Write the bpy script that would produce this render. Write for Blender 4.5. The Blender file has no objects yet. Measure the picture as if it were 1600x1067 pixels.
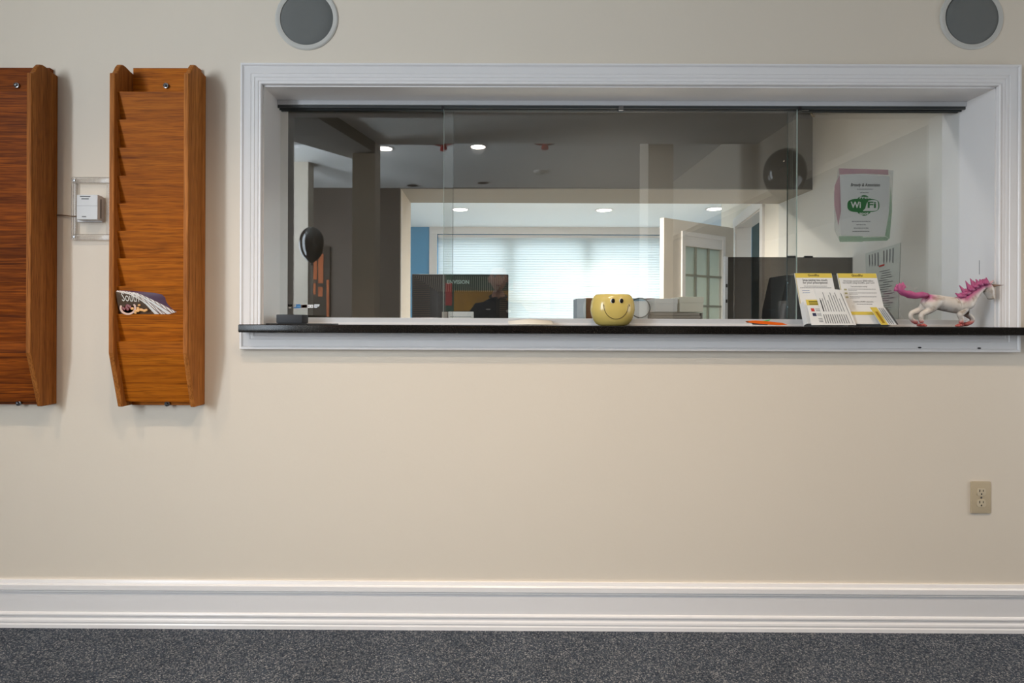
import bpy, bmesh, math, random
from mathutils import Matrix, Vector, Euler
random.seed(7)
scene = bpy.context.scene
COL = scene.collection

# ------------------------------------------------------------------ camera
F = 890.0                      # focal length in pixels of the 1600 px wide frame
HC = 1.109                     # camera height
PX, PY = 767.0, 503.0          # principal point
YAW, ROLL = math.radians(0.21), math.radians(0.22)
cam_d = bpy.data.cameras.new('camera')
cam_d.sensor_width = 36.0
cam_d.lens = 36.0 * F / 1600.0
cam_d.shift_x = (800.0 - PX) / 1600.0
cam_d.shift_y = (PY - 533.5) / 1600.0
cam_d.clip_start = 0.02
cam = bpy.data.objects.new('camera', cam_d)
COL.objects.link(cam)
RM = Matrix.Rotation(YAW, 4, 'Z') @ Matrix.Rotation(math.pi / 2, 4, 'X') @ Matrix.Rotation(ROLL, 4, 'Z')
cam.matrix_world = Matrix.Translation((0, 0, HC)) @ RM
scene.camera = cam

def ray(px, py):
    return (RM.to_3x3() @ Vector(((px - PX) / F, (PY - py) / F, -1.0)))
def W(px, py, Y):
    d = ray(px, py)
    return Vector((d.x * Y / d.y, Y, HC + d.z * Y / d.y))
def WX(px, Y, py=503): return W(px, py, Y).x
def WZ(py, Y, px=767): return W(px, py, Y).z

# ------------------------------------------------------------------ world, lights, exposure
vs = scene.view_settings
vs.view_transform = 'Standard'
vs.look = 'None'
vs.exposure = 0.0
vs.gamma = 1.0
vs.use_curve_mapping = False
world = bpy.data.worlds.new('world')
scene.world = world
world.use_nodes = True
world.node_tree.nodes['Background'].inputs[0].default_value = (0.80, 0.91, 1.0, 1)
world.node_tree.nodes['Background'].inputs[1].default_value = 2.0

def light(name, kind, loc, power, color=(1, 1, 1), rot=(0, 0, 0), size=None, size_y=None, radius=0.05, angle=None, blend=0.5):
    d = bpy.data.lights.new(name, kind)
    d.energy = power
    d.color = color
    if kind == 'AREA':
        d.shape = 'RECTANGLE'
        d.size = size
        d.size_y = size_y
    elif kind == 'SPOT':
        d.shadow_soft_size = radius
        d.spot_size = math.radians(angle)
        d.spot_blend = blend
    elif kind == 'POINT':
        d.shadow_soft_size = radius
    o = bpy.data.objects.new(name, d)
    o.location = loc
    o.rotation_euler = rot
    COL.objects.link(o)
    return o
WARM = (1.0, 0.80, 0.60)
DAY = (0.80, 0.90, 1.0)
YW = 2.07                      # front face of the reception wall
YB = -3.4                      # back wall of the lobby
XL, XR = -3.0, 2.35
ZLOW, ZHIGH = 2.70, 2.95       # lobby ceiling near the wall, and farther back
YSTEP = 2 * 2.215 - 5.10       # where the low ceiling ends
# daylight through the two left lobby windows
WINS = ((-1.12, 0.36, 0.85, 2.88, 120), (-2.65, 0.60, 0.80, 2.20, 40))    # y centre, half width, sill, head, power
for yc, hw, za, zb_, pw in WINS:
    light('window_daylight', 'AREA', (XL + 0.04, yc, (za + zb_) / 2), pw, DAY, (0, -math.pi / 2, 0), zb_ - za - .05, 2 * hw - .05)
light('alcove_side_fill', 'AREA', (3.72, 1.15, 1.25), 20, (0.92, 0.96, 1.0), (0, math.pi / 2, 0), 1.3, 1.2)  # added fill from the right for the left jamb; the alcove has no window
light('office_fill', 'SPOT', (0.75, 2.62, 2.58), 40, (1.0, .96, .90), (0, 0, 0), radius=.08, angle=150, blend=.8)  # added lamp without a fixture, brightens the side wall and desk items
light('alcove_top_fill', 'SPOT', (3.1, 0.6, 2.22), 30, WARM, (0, 0, 0), radius=.06, angle=140, blend=.8)  # added warm fill inside the alcove, no known fixture
# recessed downlights in the low lobby ceiling, out of frame above the wall
for x, p in ((-1.75, 40), (-0.72, 46), (0.42, 38), (1.55, 56)):
    light('lobby_downlight_and_fill', 'SPOT', (x, 1.02, ZLOW - 0.02), p, WARM, (0, 0, 0), radius=0.03, angle=112, blend=0.9)
light('lobby_downlight_and_fill', 'SPOT', (0.10, 0.70, ZLOW - 0.02), 80, WARM, (0, 0, 0), radius=0.05, angle=128, blend=0.9)  # added fill aimed at the photographer's face, not a known downlight
# room beyond the office: recessed lamps are built with their fixtures below; daylight behind its blinds
WIN2_Y = 8.0

# ------------------------------------------------------------------ helpers
def lin(c):
    c /= 255.0
    return c / 12.92 if c <= 0.04045 else ((c + 0.055) / 1.055) ** 2.4
def C(r, g, b, k=1.0):
    return (min(1, lin(r) * k), min(1, lin(g) * k), min(1, lin(b) * k), 1.0)

class N:
    def __init__(s, name):
        s.m = bpy.data.materials.new(name)
        s.m.use_nodes = True
        s.t = s.m.node_tree
        s.b = s.t.nodes.get('Principled BSDF')
        s.o = s.t.nodes.get('Material Output')
    def n(s, kind, **kw):
        x = s.t.nodes.new(kind)
        for k, v in kw.items():
            if k.startswith('i_'):
                x.inputs[k[2:]].default_value = v
            else:
                setattr(x, k, v)
        return x
    def l(s, a, b): s.t.links.new(a, b)

def mat(name, col, rough=0.5, metal=0.0, spec=0.5, emit=None, estr=0.0, trans=0.0, coat=0.0, bump=0.0, bscale=200.0, mottle=0.0, mscale=3.0, alpha=1.0):
    q = N(name)
    b = q.b
    b.inputs['Base Color'].default_value = col
    b.inputs['Roughness'].default_value = rough
    b.inputs['Metallic'].default_value = metal
    b.inputs['Specular IOR Level'].default_value = spec
    b.inputs['Coat Weight'].default_value = coat
    b.inputs['Alpha'].default_value = alpha
    if trans: b.inputs['Transmission Weight'].default_value = trans
    if emit:
        b.inputs['Emission Color'].default_value = emit
        b.inputs['Emission Strength'].default_value = estr
    if bump or mottle:
        tc = q.n('ShaderNodeTexCoord')
    if mottle:
        no = q.n('ShaderNodeTexNoise'); no.inputs['Scale'].default_value = mscale; no.inputs['Detail'].default_value = 5
        q.l(tc.outputs['Object'], no.inputs['Vector'])
        mx = q.n('ShaderNodeMixRGB'); mx.blend_type = 'MIX'
        mx.inputs[1].default_value = tuple(c * (1 - mottle) for c in col[:3]) + (1,)
        mx.inputs[2].default_value = tuple(min(1, c * (1 + mottle)) for c in col[:3]) + (1,)
        q.l(no.outputs['Fac'], mx.inputs[0]); q.l(mx.outputs[0], b.inputs['Base Color'])
    if bump:
        nb = q.n('ShaderNodeTexNoise'); nb.inputs['Scale'].default_value = bscale; nb.inputs['Detail'].default_value = 3
        q.l(tc.outputs['Object'], nb.inputs['Vector'])
        bp = q.n('ShaderNodeBump'); bp.inputs['Strength'].default_value = bump; bp.inputs['Distance'].default_value = 0.002
        q.l(nb.outputs['Fac'], bp.inputs['Height']); q.l(bp.outputs['Normal'], b.inputs['Normal'])
    return q.m

def oak(name, c1, c2, c3, axis='x', figure=1.0):
    q = N(name)
    tc = q.n('ShaderNodeTexCoord')
    s_long, s_cross = 2.4, 95.0
    def mp(a, b_):
        m = q.n('ShaderNodeMapping')
        m.inputs['Scale'].default_value = {'x': (a, b_, b_), 'z': (b_, b_, a)}[axis]
        oi = q.n('ShaderNodeObjectInfo')
        va = q.n('ShaderNodeVectorMath', operation='ADD')
        cb = q.n('ShaderNodeCombineXYZ')
        ml = q.n('ShaderNodeMath', operation='MULTIPLY'); ml.inputs[1].default_value = 7.0
        q.l(oi.outputs['Random'], ml.inputs[0])
        for k in range(3): q.l(ml.outputs[0], cb.inputs[k])
        q.l(tc.outputs['Object'], va.inputs[0]); q.l(cb.outputs[0], va.inputs[1])
        q.l(va.outputs[0], m.inputs['Vector'])
        return m
    m1 = mp(s_long, s_cross)
    n1 = q.n('ShaderNodeTexNoise'); n1.inputs['Scale'].default_value = 1.0; n1.inputs['Detail'].default_value = 6; n1.inputs['Distortion'].default_value = 0.6 * figure
    q.l(m1.outputs[0], n1.inputs['Vector'])
    m2 = mp(14.0, 520.0)
    n2 = q.n('ShaderNodeTexNoise'); n2.inputs['Scale'].default_value = 1.0; n2.inputs['Detail'].default_value = 2
    q.l(m2.outputs[0], n2.inputs['Vector'])
    r1 = q.n('ShaderNodeValToRGB')
    r1.color_ramp.elements[0].position = 0.30; r1.color_ramp.elements[0].color = c1
    r1.color_ramp.elements[1].position = 0.70; r1.color_ramp.elements[1].color = c3
    e = r1.color_ramp.elements.new(0.5); e.color = c2
    q.l(n1.outputs['Fac'], r1.inputs['Fac'])
    r2 = q.n('ShaderNodeValToRGB')
    r2.color_ramp.elements[0].position = 0.36; r2.color_ramp.elements[0].color = (0.45, 0.42, 0.40, 1)
    r2.color_ramp.elements[1].position = 0.52; r2.color_ramp.elements[1].color = (1, 1, 1, 1)
    q.l(n2.outputs['Fac'], r2.inputs['Fac'])
    mx = q.n('ShaderNodeMixRGB'); mx.blend_type = 'MULTIPLY'; mx.inputs[0].default_value = 0.75
    q.l(r1.outputs[0], mx.inputs[1]); q.l(r2.outputs[0], mx.inputs[2])
    oi2 = q.n('ShaderNodeObjectInfo')
    mr = q.n('ShaderNodeMapRange'); mr.inputs['To Min'].default_value = 0.82; mr.inputs['To Max'].default_value = 1.10
    q.l(oi2.outputs['Random'], mr.inputs['Value'])
    hs = q.n('ShaderNodeHueSaturation')
    q.l(mr.outputs[0], hs.inputs['Value']); q.l(mx.outputs[0], hs.inputs['Color'])
    q.l(hs.outputs[0], q.b.inputs['Base Color'])
    q.b.inputs['Roughness'].default_value = 0.55
    q.b.inputs['Specular IOR Level'].default_value = 0.14
    bp = q.n('ShaderNodeBump'); bp.inputs['Strength'].default_value = 0.12; bp.inputs['Distance'].default_value = 0.001
    q.l(n2.outputs['Fac'], bp.inputs['Height']); q.l(bp.outputs[0], q.b.inputs['Normal'])
    return q.m

def thin_glass(name, tint, f0=0.045, rough=0.0):
    q = N(name)
    q.t.nodes.remove(q.b)
    lw = q.n('ShaderNodeLayerWeight'); lw.inputs['Blend'].default_value = 0.5
    p = q.n('ShaderNodeMath', operation='POWER'); p.inputs[1].default_value = 5.0
    q.l(lw.outputs['Facing'], p.inputs[0])
    m = q.n('ShaderNodeMath', operation='MULTIPLY_ADD'); m.inputs[1].default_value = 1 - f0; m.inputs[2].default_value = f0
    q.l(p.outputs[0], m.inputs[0])
    tr = q.n('ShaderNodeBsdfTransparent'); tr.inputs[0].default_value = tint
    gl = q.n('ShaderNodeBsdfGlossy'); gl.inputs['Roughness'].default_value = rough
    mx = q.n('ShaderNodeMixShader')
    q.l(m.outputs[0], mx.inputs[0]); q.l(tr.outputs[0], mx.inputs[1]); q.l(gl.outputs[0], mx.inputs[2])
    q.l(mx.outputs[0], q.o.inputs['Surface'])
    return q.m

class MB:
    """collects geometry in world coordinates"""
    def __init__(s): s.bm = bmesh.new()
    def box(s, x0, x1, y0, y1, z0, z1, bev=0.0, seg=2, M=None, mi=0):
        r = bmesh.ops.create_cube(s.bm, size=1.0)
        vv = r['verts']
        T = Matrix.Translation(((x0 + x1) / 2, (y0 + y1) / 2, (z0 + z1) / 2)) @ Matrix.Diagonal((abs(x1 - x0), abs(y1 - y0), abs(z1 - z0), 1))
        bmesh.ops.transform(s.bm, matrix=T, verts=vv)
        fs = set(f for v in vv for f in v.link_faces)
        if bev:
            es = list(set(e for v in vv for e in v.link_edges))
            rr = bmesh.ops.bevel(s.bm, geom=es, offset=bev, segments=seg, profile=0.7, affect='EDGES')
            vv = list(set(v for f in rr['faces'] for v in f.verts) | set(v for v in vv if v.is_valid))
            fs = set(f for v in vv for f in v.link_faces)
        for f in fs: f.material_index = mi
        if M is not None: bmesh.ops.transform(s.bm, matrix=M, verts=vv)
        return s
    def poly(s, pts, ext=None, mi=0):
        vs_ = [s.bm.verts.new(p) for p in pts]
        f = s.bm.faces.new(vs_)
        f.material_index = mi
        if ext is not None:
            r = bmesh.ops.extrude_face_region(s.bm, geom=[f])
            nv = [g for g in r['geom'] if isinstance(g, bmesh.types.BMVert)]
            bmesh.ops.translate(s.bm, vec=Vector(ext), verts=nv)
            for g in r['geom']:
                if isinstance(g, bmesh.types.BMFace): g.material_index = mi
        return s
    def tube(s, pts, r, seg=8, cap=True):
        pts = [Vector(p) for p in pts]
        n = len(pts)
        rs = r if isinstance(r, (list, tuple)) else [r] * n
        rings = []
        up = None
        for i, p in enumerate(pts):
            t = (pts[min(i + 1, n - 1)] - pts[max(i - 1, 0)]).normalized()
            if up is None:
                up = Vector((0, 0, 1)) if abs(t.z) < 0.9 else Vector((1, 0, 0))
            a = t.cross(up).normalized(); b = a.cross(t).normalized(); up = b
            rings.append([s.bm.verts.new(p + (a * math.cos(2 * math.pi * k / seg) + b * math.sin(2 * math.pi * k / seg)) * rs[i]) for k in range(seg)])
        for i in range(n - 1):
            for k in range(seg):
                s.bm.faces.new((rings[i][k], rings[i][(k + 1) % seg], rings[i + 1][(k + 1) % seg], rings[i + 1][k]))
        if cap:
            s.bm.faces.new(list(reversed(rings[0]))); s.bm.faces.new(rings[-1])
        return s
    def lathe(s, prof, c, axis='z', seg=32, sx=1.0, sy=1.0):
        c = Vector(c)
        rings = []
        for r, h in prof:
            ring = []
            for k in range(seg):
                a = 2 * math.pi * k / seg
                u, v = r * math.cos(a) * sx, r * math.sin(a) * sy
                p = {'z': (u, v, h), 'y': (u, h, v), 'x': (h, u, v)}[axis]
                ring.append(s.bm.verts.new(c + Vector(p)))
            rings.append(ring)
        for i in range(len(rings) - 1):
            for k in range(seg):
                s.bm.faces.new((rings[i][k], rings[i][(k + 1) % seg], rings[i + 1][(k + 1) % seg], rings[i + 1][k]))
        if prof[0][0] > 1e-6: s.bm.faces.new(rings[0])
        if prof[-1][0] > 1e-6: s.bm.faces.new(rings[-1])
        return s
    def grid(s, rows, thick=None):
        """rows of points -> sheet; thick = offset vector for the back"""
        vr = [[s.bm.verts.new(p) for p in r] for r in rows]
        fs = []
        for i in range(len(vr) - 1):
            for j in range(len(vr[0]) - 1):
                fs.append(s.bm.faces.new((vr[i][j], vr[i][j + 1], vr[i + 1][j + 1], vr[i + 1][j])))
        if thick is not None:
            r = bmesh.ops.extrude_face_region(s.bm, geom=fs)
            nv = [g for g in r['geom'] if isinstance(g, bmesh.types.BMVert)]
            bmesh.ops.translate(s.bm, vec=Vector(thick), verts=nv)
        return s
    def sphere(s, c, r, sc=(1, 1, 1), u=16, v=10):
        rr = bmesh.ops.create_uvsphere(s.bm, u_segments=u, v_segments=v, radius=r)
        bmesh.ops.transform(s.bm, matrix=Matrix.Translation(c) @ Matrix.Diagonal((*sc, 1)), verts=rr['verts'])
        return s
    def build(s, name, m, parent=None, smooth=False, M=None, local=False):
        bm = s.bm
        if M is not None: bmesh.ops.transform(bm, matrix=M, verts=bm.verts)
        bmesh.ops.remove_doubles(bm, verts=bm.verts, dist=1e-6)
        bmesh.ops.recalc_face_normals(bm, faces=bm.faces)
        off = Vector((0, 0, 0))
        if parent is not None and not local:
            off = wloc(parent)
        elif parent is None and len(bm.verts):
            lo = Vector((min(v.co.x for v in bm.verts), min(v.co.y for v in bm.verts), min(v.co.z for v in bm.verts)))
            hi = Vector((max(v.co.x for v in bm.verts), max(v.co.y for v in bm.verts), max(v.co.z for v in bm.verts)))
            off = Vector(((lo.x + hi.x) / 2, (lo.y + hi.y) / 2, lo.z))
        if off.length: bmesh.ops.translate(bm, vec=-off, verts=bm.verts)
        me = bpy.data.meshes.new(name)
        bm.to_mesh(me); bm.free()
        for mm in (m if isinstance(m, (list, tuple)) else [m]): me.materials.append(mm)
        if smooth:
            for p in me.polygons: p.use_smooth = True
            if smooth != True:
                me.set_sharp_from_angle(angle=math.radians(smooth))
        o = bpy.data.objects.new(name, me)
        COL.objects.link(o)
        if parent is not None: o.parent = parent
        else: o.location = off
        return o

def wloc(o):
    v = Vector(o.location)
    while o.parent is not None:
        o = o.parent; v = v + Vector(o.location)
    return v
def tag(o, label=None, cat=None, group=None, kind=None):
    if label: o['label'] = label
    if cat: o['category'] = cat
    if group: o['group'] = group
    if kind: o['kind'] = kind
    return o
def thing(name, loc, label=None, cat=None, group=None, kind=None, rot=(0, 0, 0)):
    o = bpy.data.objects.new(name, None)
    o.empty_display_size = 0.05
    o.location = loc; o.rotation_euler = rot
    COL.objects.link(o)
    return tag(o, label, cat, group, kind)
def S(o):
    o['kind'] = 'structure'; return o

def text_bm(string, size, shear=0.0, align='CENTER', bold=0.0, width=None):
    cu = bpy.data.curves.new('t', 'FONT')
    cu.body = string; cu.size = size; cu.shear = shear; cu.align_x = align; cu.align_y = 'CENTER'
    cu.offset = bold; cu.resolution_u = 2
    o = bpy.data.objects.new('t', cu)
    COL.objects.link(o)
    dg = bpy.context.evaluated_depsgraph_get()
    me = bpy.data.meshes.new_from_object(o.evaluated_get(dg))
    bm = bmesh.new(); bm.from_mesh(me)
    bpy.data.objects.remove(o); bpy.data.curves.remove(cu); bpy.data.meshes.remove(me)
    xs = [v.co.x for v in bm.verts]
    sx = 1.0
    if width and xs: sx = width / (max(xs) - min(xs))
    for v in bm.verts: v.co = Vector((v.co.x * sx, 0.0, v.co.y))
    return bm
def text(string, size, m, parent, M, name='lettering', local=True, **kw):
    """flat lettering lying in the XZ plane, facing -Y, then moved by M"""
    b = MB(); b.bm.free(); b.bm = text_bm(string, size, **kw)
    bmesh.ops.transform(b.bm, matrix=M, verts=b.bm.verts)
    off = Vector((0, 0, 0)) if (local or parent is None) else wloc(parent)
    if off.length: bmesh.ops.translate(b.bm, vec=-off, verts=b.bm.verts)
    me = bpy.data.meshes.new(name); b.bm.to_mesh(me); b.bm.free()
    me.materials.append(m)
    o = bpy.data.objects.new(name, me); COL.objects.link(o); o.parent = parent
    return o
T = lambda x, y, z: Matrix.Translation((x, y, z))
def RX(a): return Matrix.Rotation(a, 4, 'X')
def RY(a): return Matrix.Rotation(a, 4, 'Y')
def RZ(a): return Matrix.Rotation(a, 4, 'Z')

def skin_mesh(verts, edges, radii, root=0, sub=2):
    me = bpy.data.meshes.new('skin')
    me.from_pydata([tuple(v) for v in verts], edges, [])
    o = bpy.data.objects.new('skin', me); COL.objects.link(o)
    o.modifiers.new('skin', 'SKIN')
    lay = me.skin_vertices[0].data
    for i, r in enumerate(radii):
        lay[i].radius = r if isinstance(r, (tuple, list)) else (r, r)
        lay[i].use_root = (i == root)
    if sub:
        sm = o.modifiers.new('sub', 'SUBSURF'); sm.levels = sub; sm.render_levels = sub
    dg = bpy.context.evaluated_depsgraph_get()
    out = bpy.data.meshes.new_from_object(o.evaluated_get(dg))
    bpy.data.objects.remove(o); bpy.data.meshes.remove(me)
    return out

# ------------------------------------------------------------------ materials
M_wall = mat('wall_paint', C(224, 213, 197), 0.62, bump=0.10, bscale=90, mottle=0.02, mscale=2.0)
M_owall = mat('office_wall_paint', C(222, 220, 214), 0.7, bump=0.05, bscale=90)
M_header = mat('header_shade_tone', C(104, 100, 94), 0.75)  # shade on the header face is put into this dark colour
M_ceil = mat('ceiling_paint', C(240, 240, 238), 0.8)
M_white = mat('white_gloss_trim_paint', C(234, 231, 230), 0.28, bump=0.05, bscale=60)
M_track = mat('white_enamel_track', C(205, 206, 208), 0.3)
M_darktrack = mat('dark_track_channel', C(58, 62, 62), 0.4)
M_black = mat('black_plastic', C(28, 28, 30), 0.35)
M_blackmatt = mat('black_rubber', C(22, 22, 24), 0.7)
M_glass = thin_glass('pane_glass', (0.975, 0.985, 0.98, 1), 0.12)
M_edgel = mat('lit_glass_edge', C(190, 205, 195), 0.15, alpha=0.75)  # middle pane's edges: the light they catch is put into the pale colour
M_edged = mat('dark_glass_edge', C(50, 66, 60), 0.15, alpha=0.85)
M_smoke = thin_glass('smoked_acrylic', (0.30, 0.29, 0.28, 1), 0.03, 0.02)
M_steel = mat('zinc_steel', C(150, 152, 155), 0.3, metal=1.0)
M_grille = mat('speaker_mesh', C(112, 114, 112), 0.8, bump=0.5, bscale=1500)
M_rim = mat('speaker_rim_white', C(196, 194, 188), 0.5)
M_oakx = oak('oak_pocket', C(150, 78, 8), C(178, 97, 14), C(196, 112, 22), 'x')
M_oakx2 = oak('oak_pocket_dark', C(88, 38, 6), C(132, 64, 12), C(170, 88, 20), 'x', 2.5)
M_oakz = oak('oak_side', C(142, 84, 34), C(170, 103, 44), C(188, 119, 56), 'z')
M_paper = mat('white_paper', C(232, 231, 228), 0.7)
M_ink = mat('black_ink', C(38, 38, 40), 0.7)
M_grey = mat('grey_ink', C(120, 120, 122), 0.7)
M_yellow = mat('yellow_print', C(226, 200, 84), 0.55)
M_green = mat('green_print', C(44, 120, 62), 0.6)
M_blue = mat('blue_print', C(60, 100, 170), 0.6)
M_red = mat('red_print', C(200, 60, 50), 0.6)
M_skin = mat('skin', C(214, 164, 142), 0.5)
M_lamp = mat('lamp_lens', (1, 1, 1, 1), 0.5, emit=(1.0, 0.93, 0.82, 1), estr=6.0)
M_lampoff = mat('unlit_lamp', C(120, 120, 120), 0.5)
M_blue_wall = mat('blue_wall_paint', C(92, 160, 204), 0.7)

def granite():
    q = N('black_granite')
    tc = q.n('ShaderNodeTexCoord')
    v = q.n('ShaderNodeTexNoise'); v.inputs['Scale'].default_value = 260; v.inputs['Detail'].default_value = 4
    q.l(tc.outputs['Object'], v.inputs['Vector'])
    r = q.n('ShaderNodeValToRGB')
    r.color_ramp.elements[0].position = 0.5; r.color_ramp.elements[0].color = C(20, 18, 17)
    r.color_ramp.elements[1].position = 0.8; r.color_ramp.elements[1].color = C(48, 43, 38)
    q.l(v.outputs['Fac'], r.inputs[0]); q.l(r.outputs[0], q.b.inputs['Base Color'])
    q.b.inputs['Roughness'].default_value = 0.12
    q.b.inputs['Specular IOR Level'].default_value = 0.35
    return q.m
M_granite = granite()

def carpet():
    q = N('speckled_carpet')
    tc = q.n('ShaderNodeTexCoord')
    v = q.n('ShaderNodeTexVoronoi'); v.inputs['Scale'].default_value = 300
    q.l(tc.outputs['Object'], v.inputs['Vector'])
    r = q.n('ShaderNodeValToRGB'); r.color_ramp.interpolation = 'LINEAR'
    els = r.color_ramp.elements
    els[0].position = 0.0; els[0].color = C(46, 52, 62)
    els[1].position = 1.0; els[1].color = C(156, 155, 156)
    for p_, c_ in ((0.30, C(60, 67, 78)), (0.6, C(78, 85, 95)), (0.8, C(100, 104, 109))):
        e = els.new(p_); e.color = c_
    sep = q.n('ShaderNodeSeparateColor')
    q.l(v.outputs['Color'], sep.inputs[0]); q.l(sep.outputs[0], r.inputs[0])
    n2 = q.n('ShaderNodeTexNoise'); n2.inputs['Scale'].default_value = 5; n2.inputs['Detail'].default_value = 4
    q.l(tc.outputs['Object'], n2.inputs['Vector'])
    mx = q.n('ShaderNodeMixRGB'); mx.blend_type = 'OVERLAY'; mx.inputs[0].default_value = 0.25
    q.l(r.outputs[0], mx.inputs[1]); q.l(n2.outputs['Fac'], mx.inputs[2])
    q.l(mx.outputs[0], q.b.inputs['Base Color'])
    q.b.inputs['Roughness'].default_value = 0.95
    q.b.inputs['Specular IOR Level'].default_value = 0.1
    bp = q.n('ShaderNodeBump'); bp.inputs['Strength'].default_value = 0.9; bp.inputs['Distance'].default_value = 0.004
    q.l(v.outputs['Distance'], bp.inputs['Height']); q.l(bp.outputs[0], q.b.inputs['Normal'])
    return q.m
M_carpet = carpet()

# ------------------------------------------------------------------ the reception wall and its opening
XO0, XO1 = WX(411, YW, 300), WX(1555, YW, 300)     # opening, left and right
ZO1 = WZ(135, YW)                                   # opening top
ZC = WZ(508.2, 2.0)                                 # countertop upper face
ZO0 = ZC - 0.03
YBK = 2.30                                          # back of the wall
b = MB()
b.box(XL, XO0, YW, YBK, 0, ZLOW).box(XO1, 4.0, YW, YBK, 0, ZLOW)
b.box(XO0, XO1, YW, YBK, 0, ZO0).box(XO0, XO1, YW, YBK, ZO1, ZLOW)
S(b.build('wall_front', M_wall))
# lining of the opening
b = MB()
b.box(XO0 - 0.001, XO0 + 0.004, YW - 0.002, YBK + 0.01, ZC, ZO1).box(XO1 - 0.004, XO1 + 0.001, YW - 0.002, YBK + 0.01, ZC, ZO1)
b.box(XO0, XO1, YW - 0.002, YBK + 0.01, ZO1 - 0.004, ZO1 + 0.001)
S(b.build('trim_1', M_white))

yq = XO1 * F / (1526 - PX)
MB().box(XO1 - .0045, XO1 - .0039, yq - .001, yq + .001, WZ(426, yq), WZ(404, yq)).build('scratch', M_grey, bpy.data.objects['trim_1'])

# casing: moulded profile with mitred corners
def casing(name, x0, x1, z0, z1, w, prof, yw, m):
    b = MB()
    def corner(t):
        o = t * w
        return [(x0 - o, z0 - o), (x1 + o, z0 - o), (x1 + o, z1 + o), (x0 - o, z1 + o)]
    for s in range(4):
        rows = []
        for t, d in prof:
            c = corner(t)
            a, e = c[s], c[(s + 1) % 4]
            rows.append([(a[0], yw - d, a[1]), (e[0], yw - d, e[1])])
        b.grid(rows)
    return b.build(name, m, smooth=20)
prof_c = [(0, -.002), (0, .013), (.03, .016), (.09, .016), (.12, .012), (.135, .009), (.16, .009), (.19, .0125), (.30, .0135), (.33, .0105),
          (.36, .0135), (.47, .0145), (.50, .012), (.53, .0145), (.78, .0185), (.82, .0195), (.84, .0165), (.87, .0205), (.90, .0225), (.97, .0225), (1.0, .019), (1.0, -.002)]
S(casing('trim_2', XO0 - 0.001, XO1 + 0.001, WZ(515, YW), ZO1 + 0.001, 0.0745, prof_c, YW, M_white))

for px_, py_ in ((1437, 543), (1530, 544)):
    q = W(px_, py_, YW - .0195)
    MB().sphere(q, .005, (1.4, .25, .6), 10, 6).build('nail_hole', mat('hole_filler_grey', C(40, 38, 36), .9), bpy.data.objects['trim_2'])
# baseboard
prof_b = [(.167, -.002), (.167, .008), (.160, .011), (.156, .012), (.1555, .016), (.152, .019), (.136, .020), (.1335, .019), (.133, .0145), (.130, .0175),
          (.127, .017), (.125, .0125), (.054, .0125), (.0525, .016), (.048, .019), (.043, .019), (.039, .0165), (.033, .0165), (.028, .020), (.022, .0215), (.016, .0205), (.012, .023), (0.0, .024), (0, -.002)]
b = MB()
b.grid([[(XL, YW - d, z), (4.0, YW - d, z)] for z, d in prof_b])
S(b.build('baseboard_front', M_white, smooth=20))
# floor, ceilings and the rest of the lobby
S(MB().box(XL - .2, 4.0, YB - .2, YW + 0.02, -0.05, 0.0).build('floor', M_carpet))
S(MB().box(XL - .2, 4.0, YSTEP, YW + 0.3, ZLOW, ZLOW + 0.06).box(XL - .2, 4.0, YSTEP, YSTEP + .06, ZLOW, ZHIGH + .05).build('ceiling', M_ceil))
S(MB().box(XL - .2, 4.0, YB - .2, YSTEP + .06, ZHIGH, ZHIGH + 0.06).build('ceiling.001', M_ceil))
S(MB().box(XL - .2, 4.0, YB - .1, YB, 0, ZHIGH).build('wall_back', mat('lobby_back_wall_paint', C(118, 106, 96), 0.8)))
b = MB()
ys_ = [YB] + [v for w in reversed(WINS) for v in (w[0] - w[1], w[0] + w[1])] + [YW + .02]
for a, e in zip(ys_[0::2], ys_[1::2]): b.box(XL - .12, XL, a, e, 0, ZHIGH)
for yc, hw, za, zb_, pw in WINS: b.box(XL - .12, XL, yc - hw, yc + hw, 0, za).box(XL - .12, XL, yc - hw, yc + hw, zb_, ZHIGH)
S(b.build('wall_left', M_wall))
for i, (yc, h, zs0, zs1, pw) in enumerate(WINS):
    w_ = S(thing('window_%d' % (3 + i), (XL - .06, yc, zs0)))
    b = MB()
    b.box(XL - .10, XL - .02, yc - h, yc - h + .05, zs0, zs1).box(XL - .10, XL - .02, yc + h - .05, yc + h, zs0, zs1)
    b.box(XL - .10, XL - .02, yc - h, yc + h, zs0, zs0 + .05).box(XL - .10, XL - .02, yc - h, yc + h, zs1 - .05, zs1)
    b.box(XL - .08, XL - .04, yc - h, yc + h, 1.53, 1.58)
    b.build('window_frame', M_white, w_)
    MB().box(XL - .065, XL - .06, yc - h, yc + h, zs0, zs1).build('pane', M_glass, w_)
# right side: upper bulkhead over an alcove
S(MB().box(XR, XR + .12, YB, YW, 2.24, ZHIGH).build('wall_right', M_wall))
S(MB().box(3.8, 3.9, YB, YW, 0, ZLOW).box(XR + .12, 3.9, YB, YW, 2.24, 2.30).build('wall_alcove', mat('alcove_wall_paint', C(120, 116, 108), 0.8)))
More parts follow.
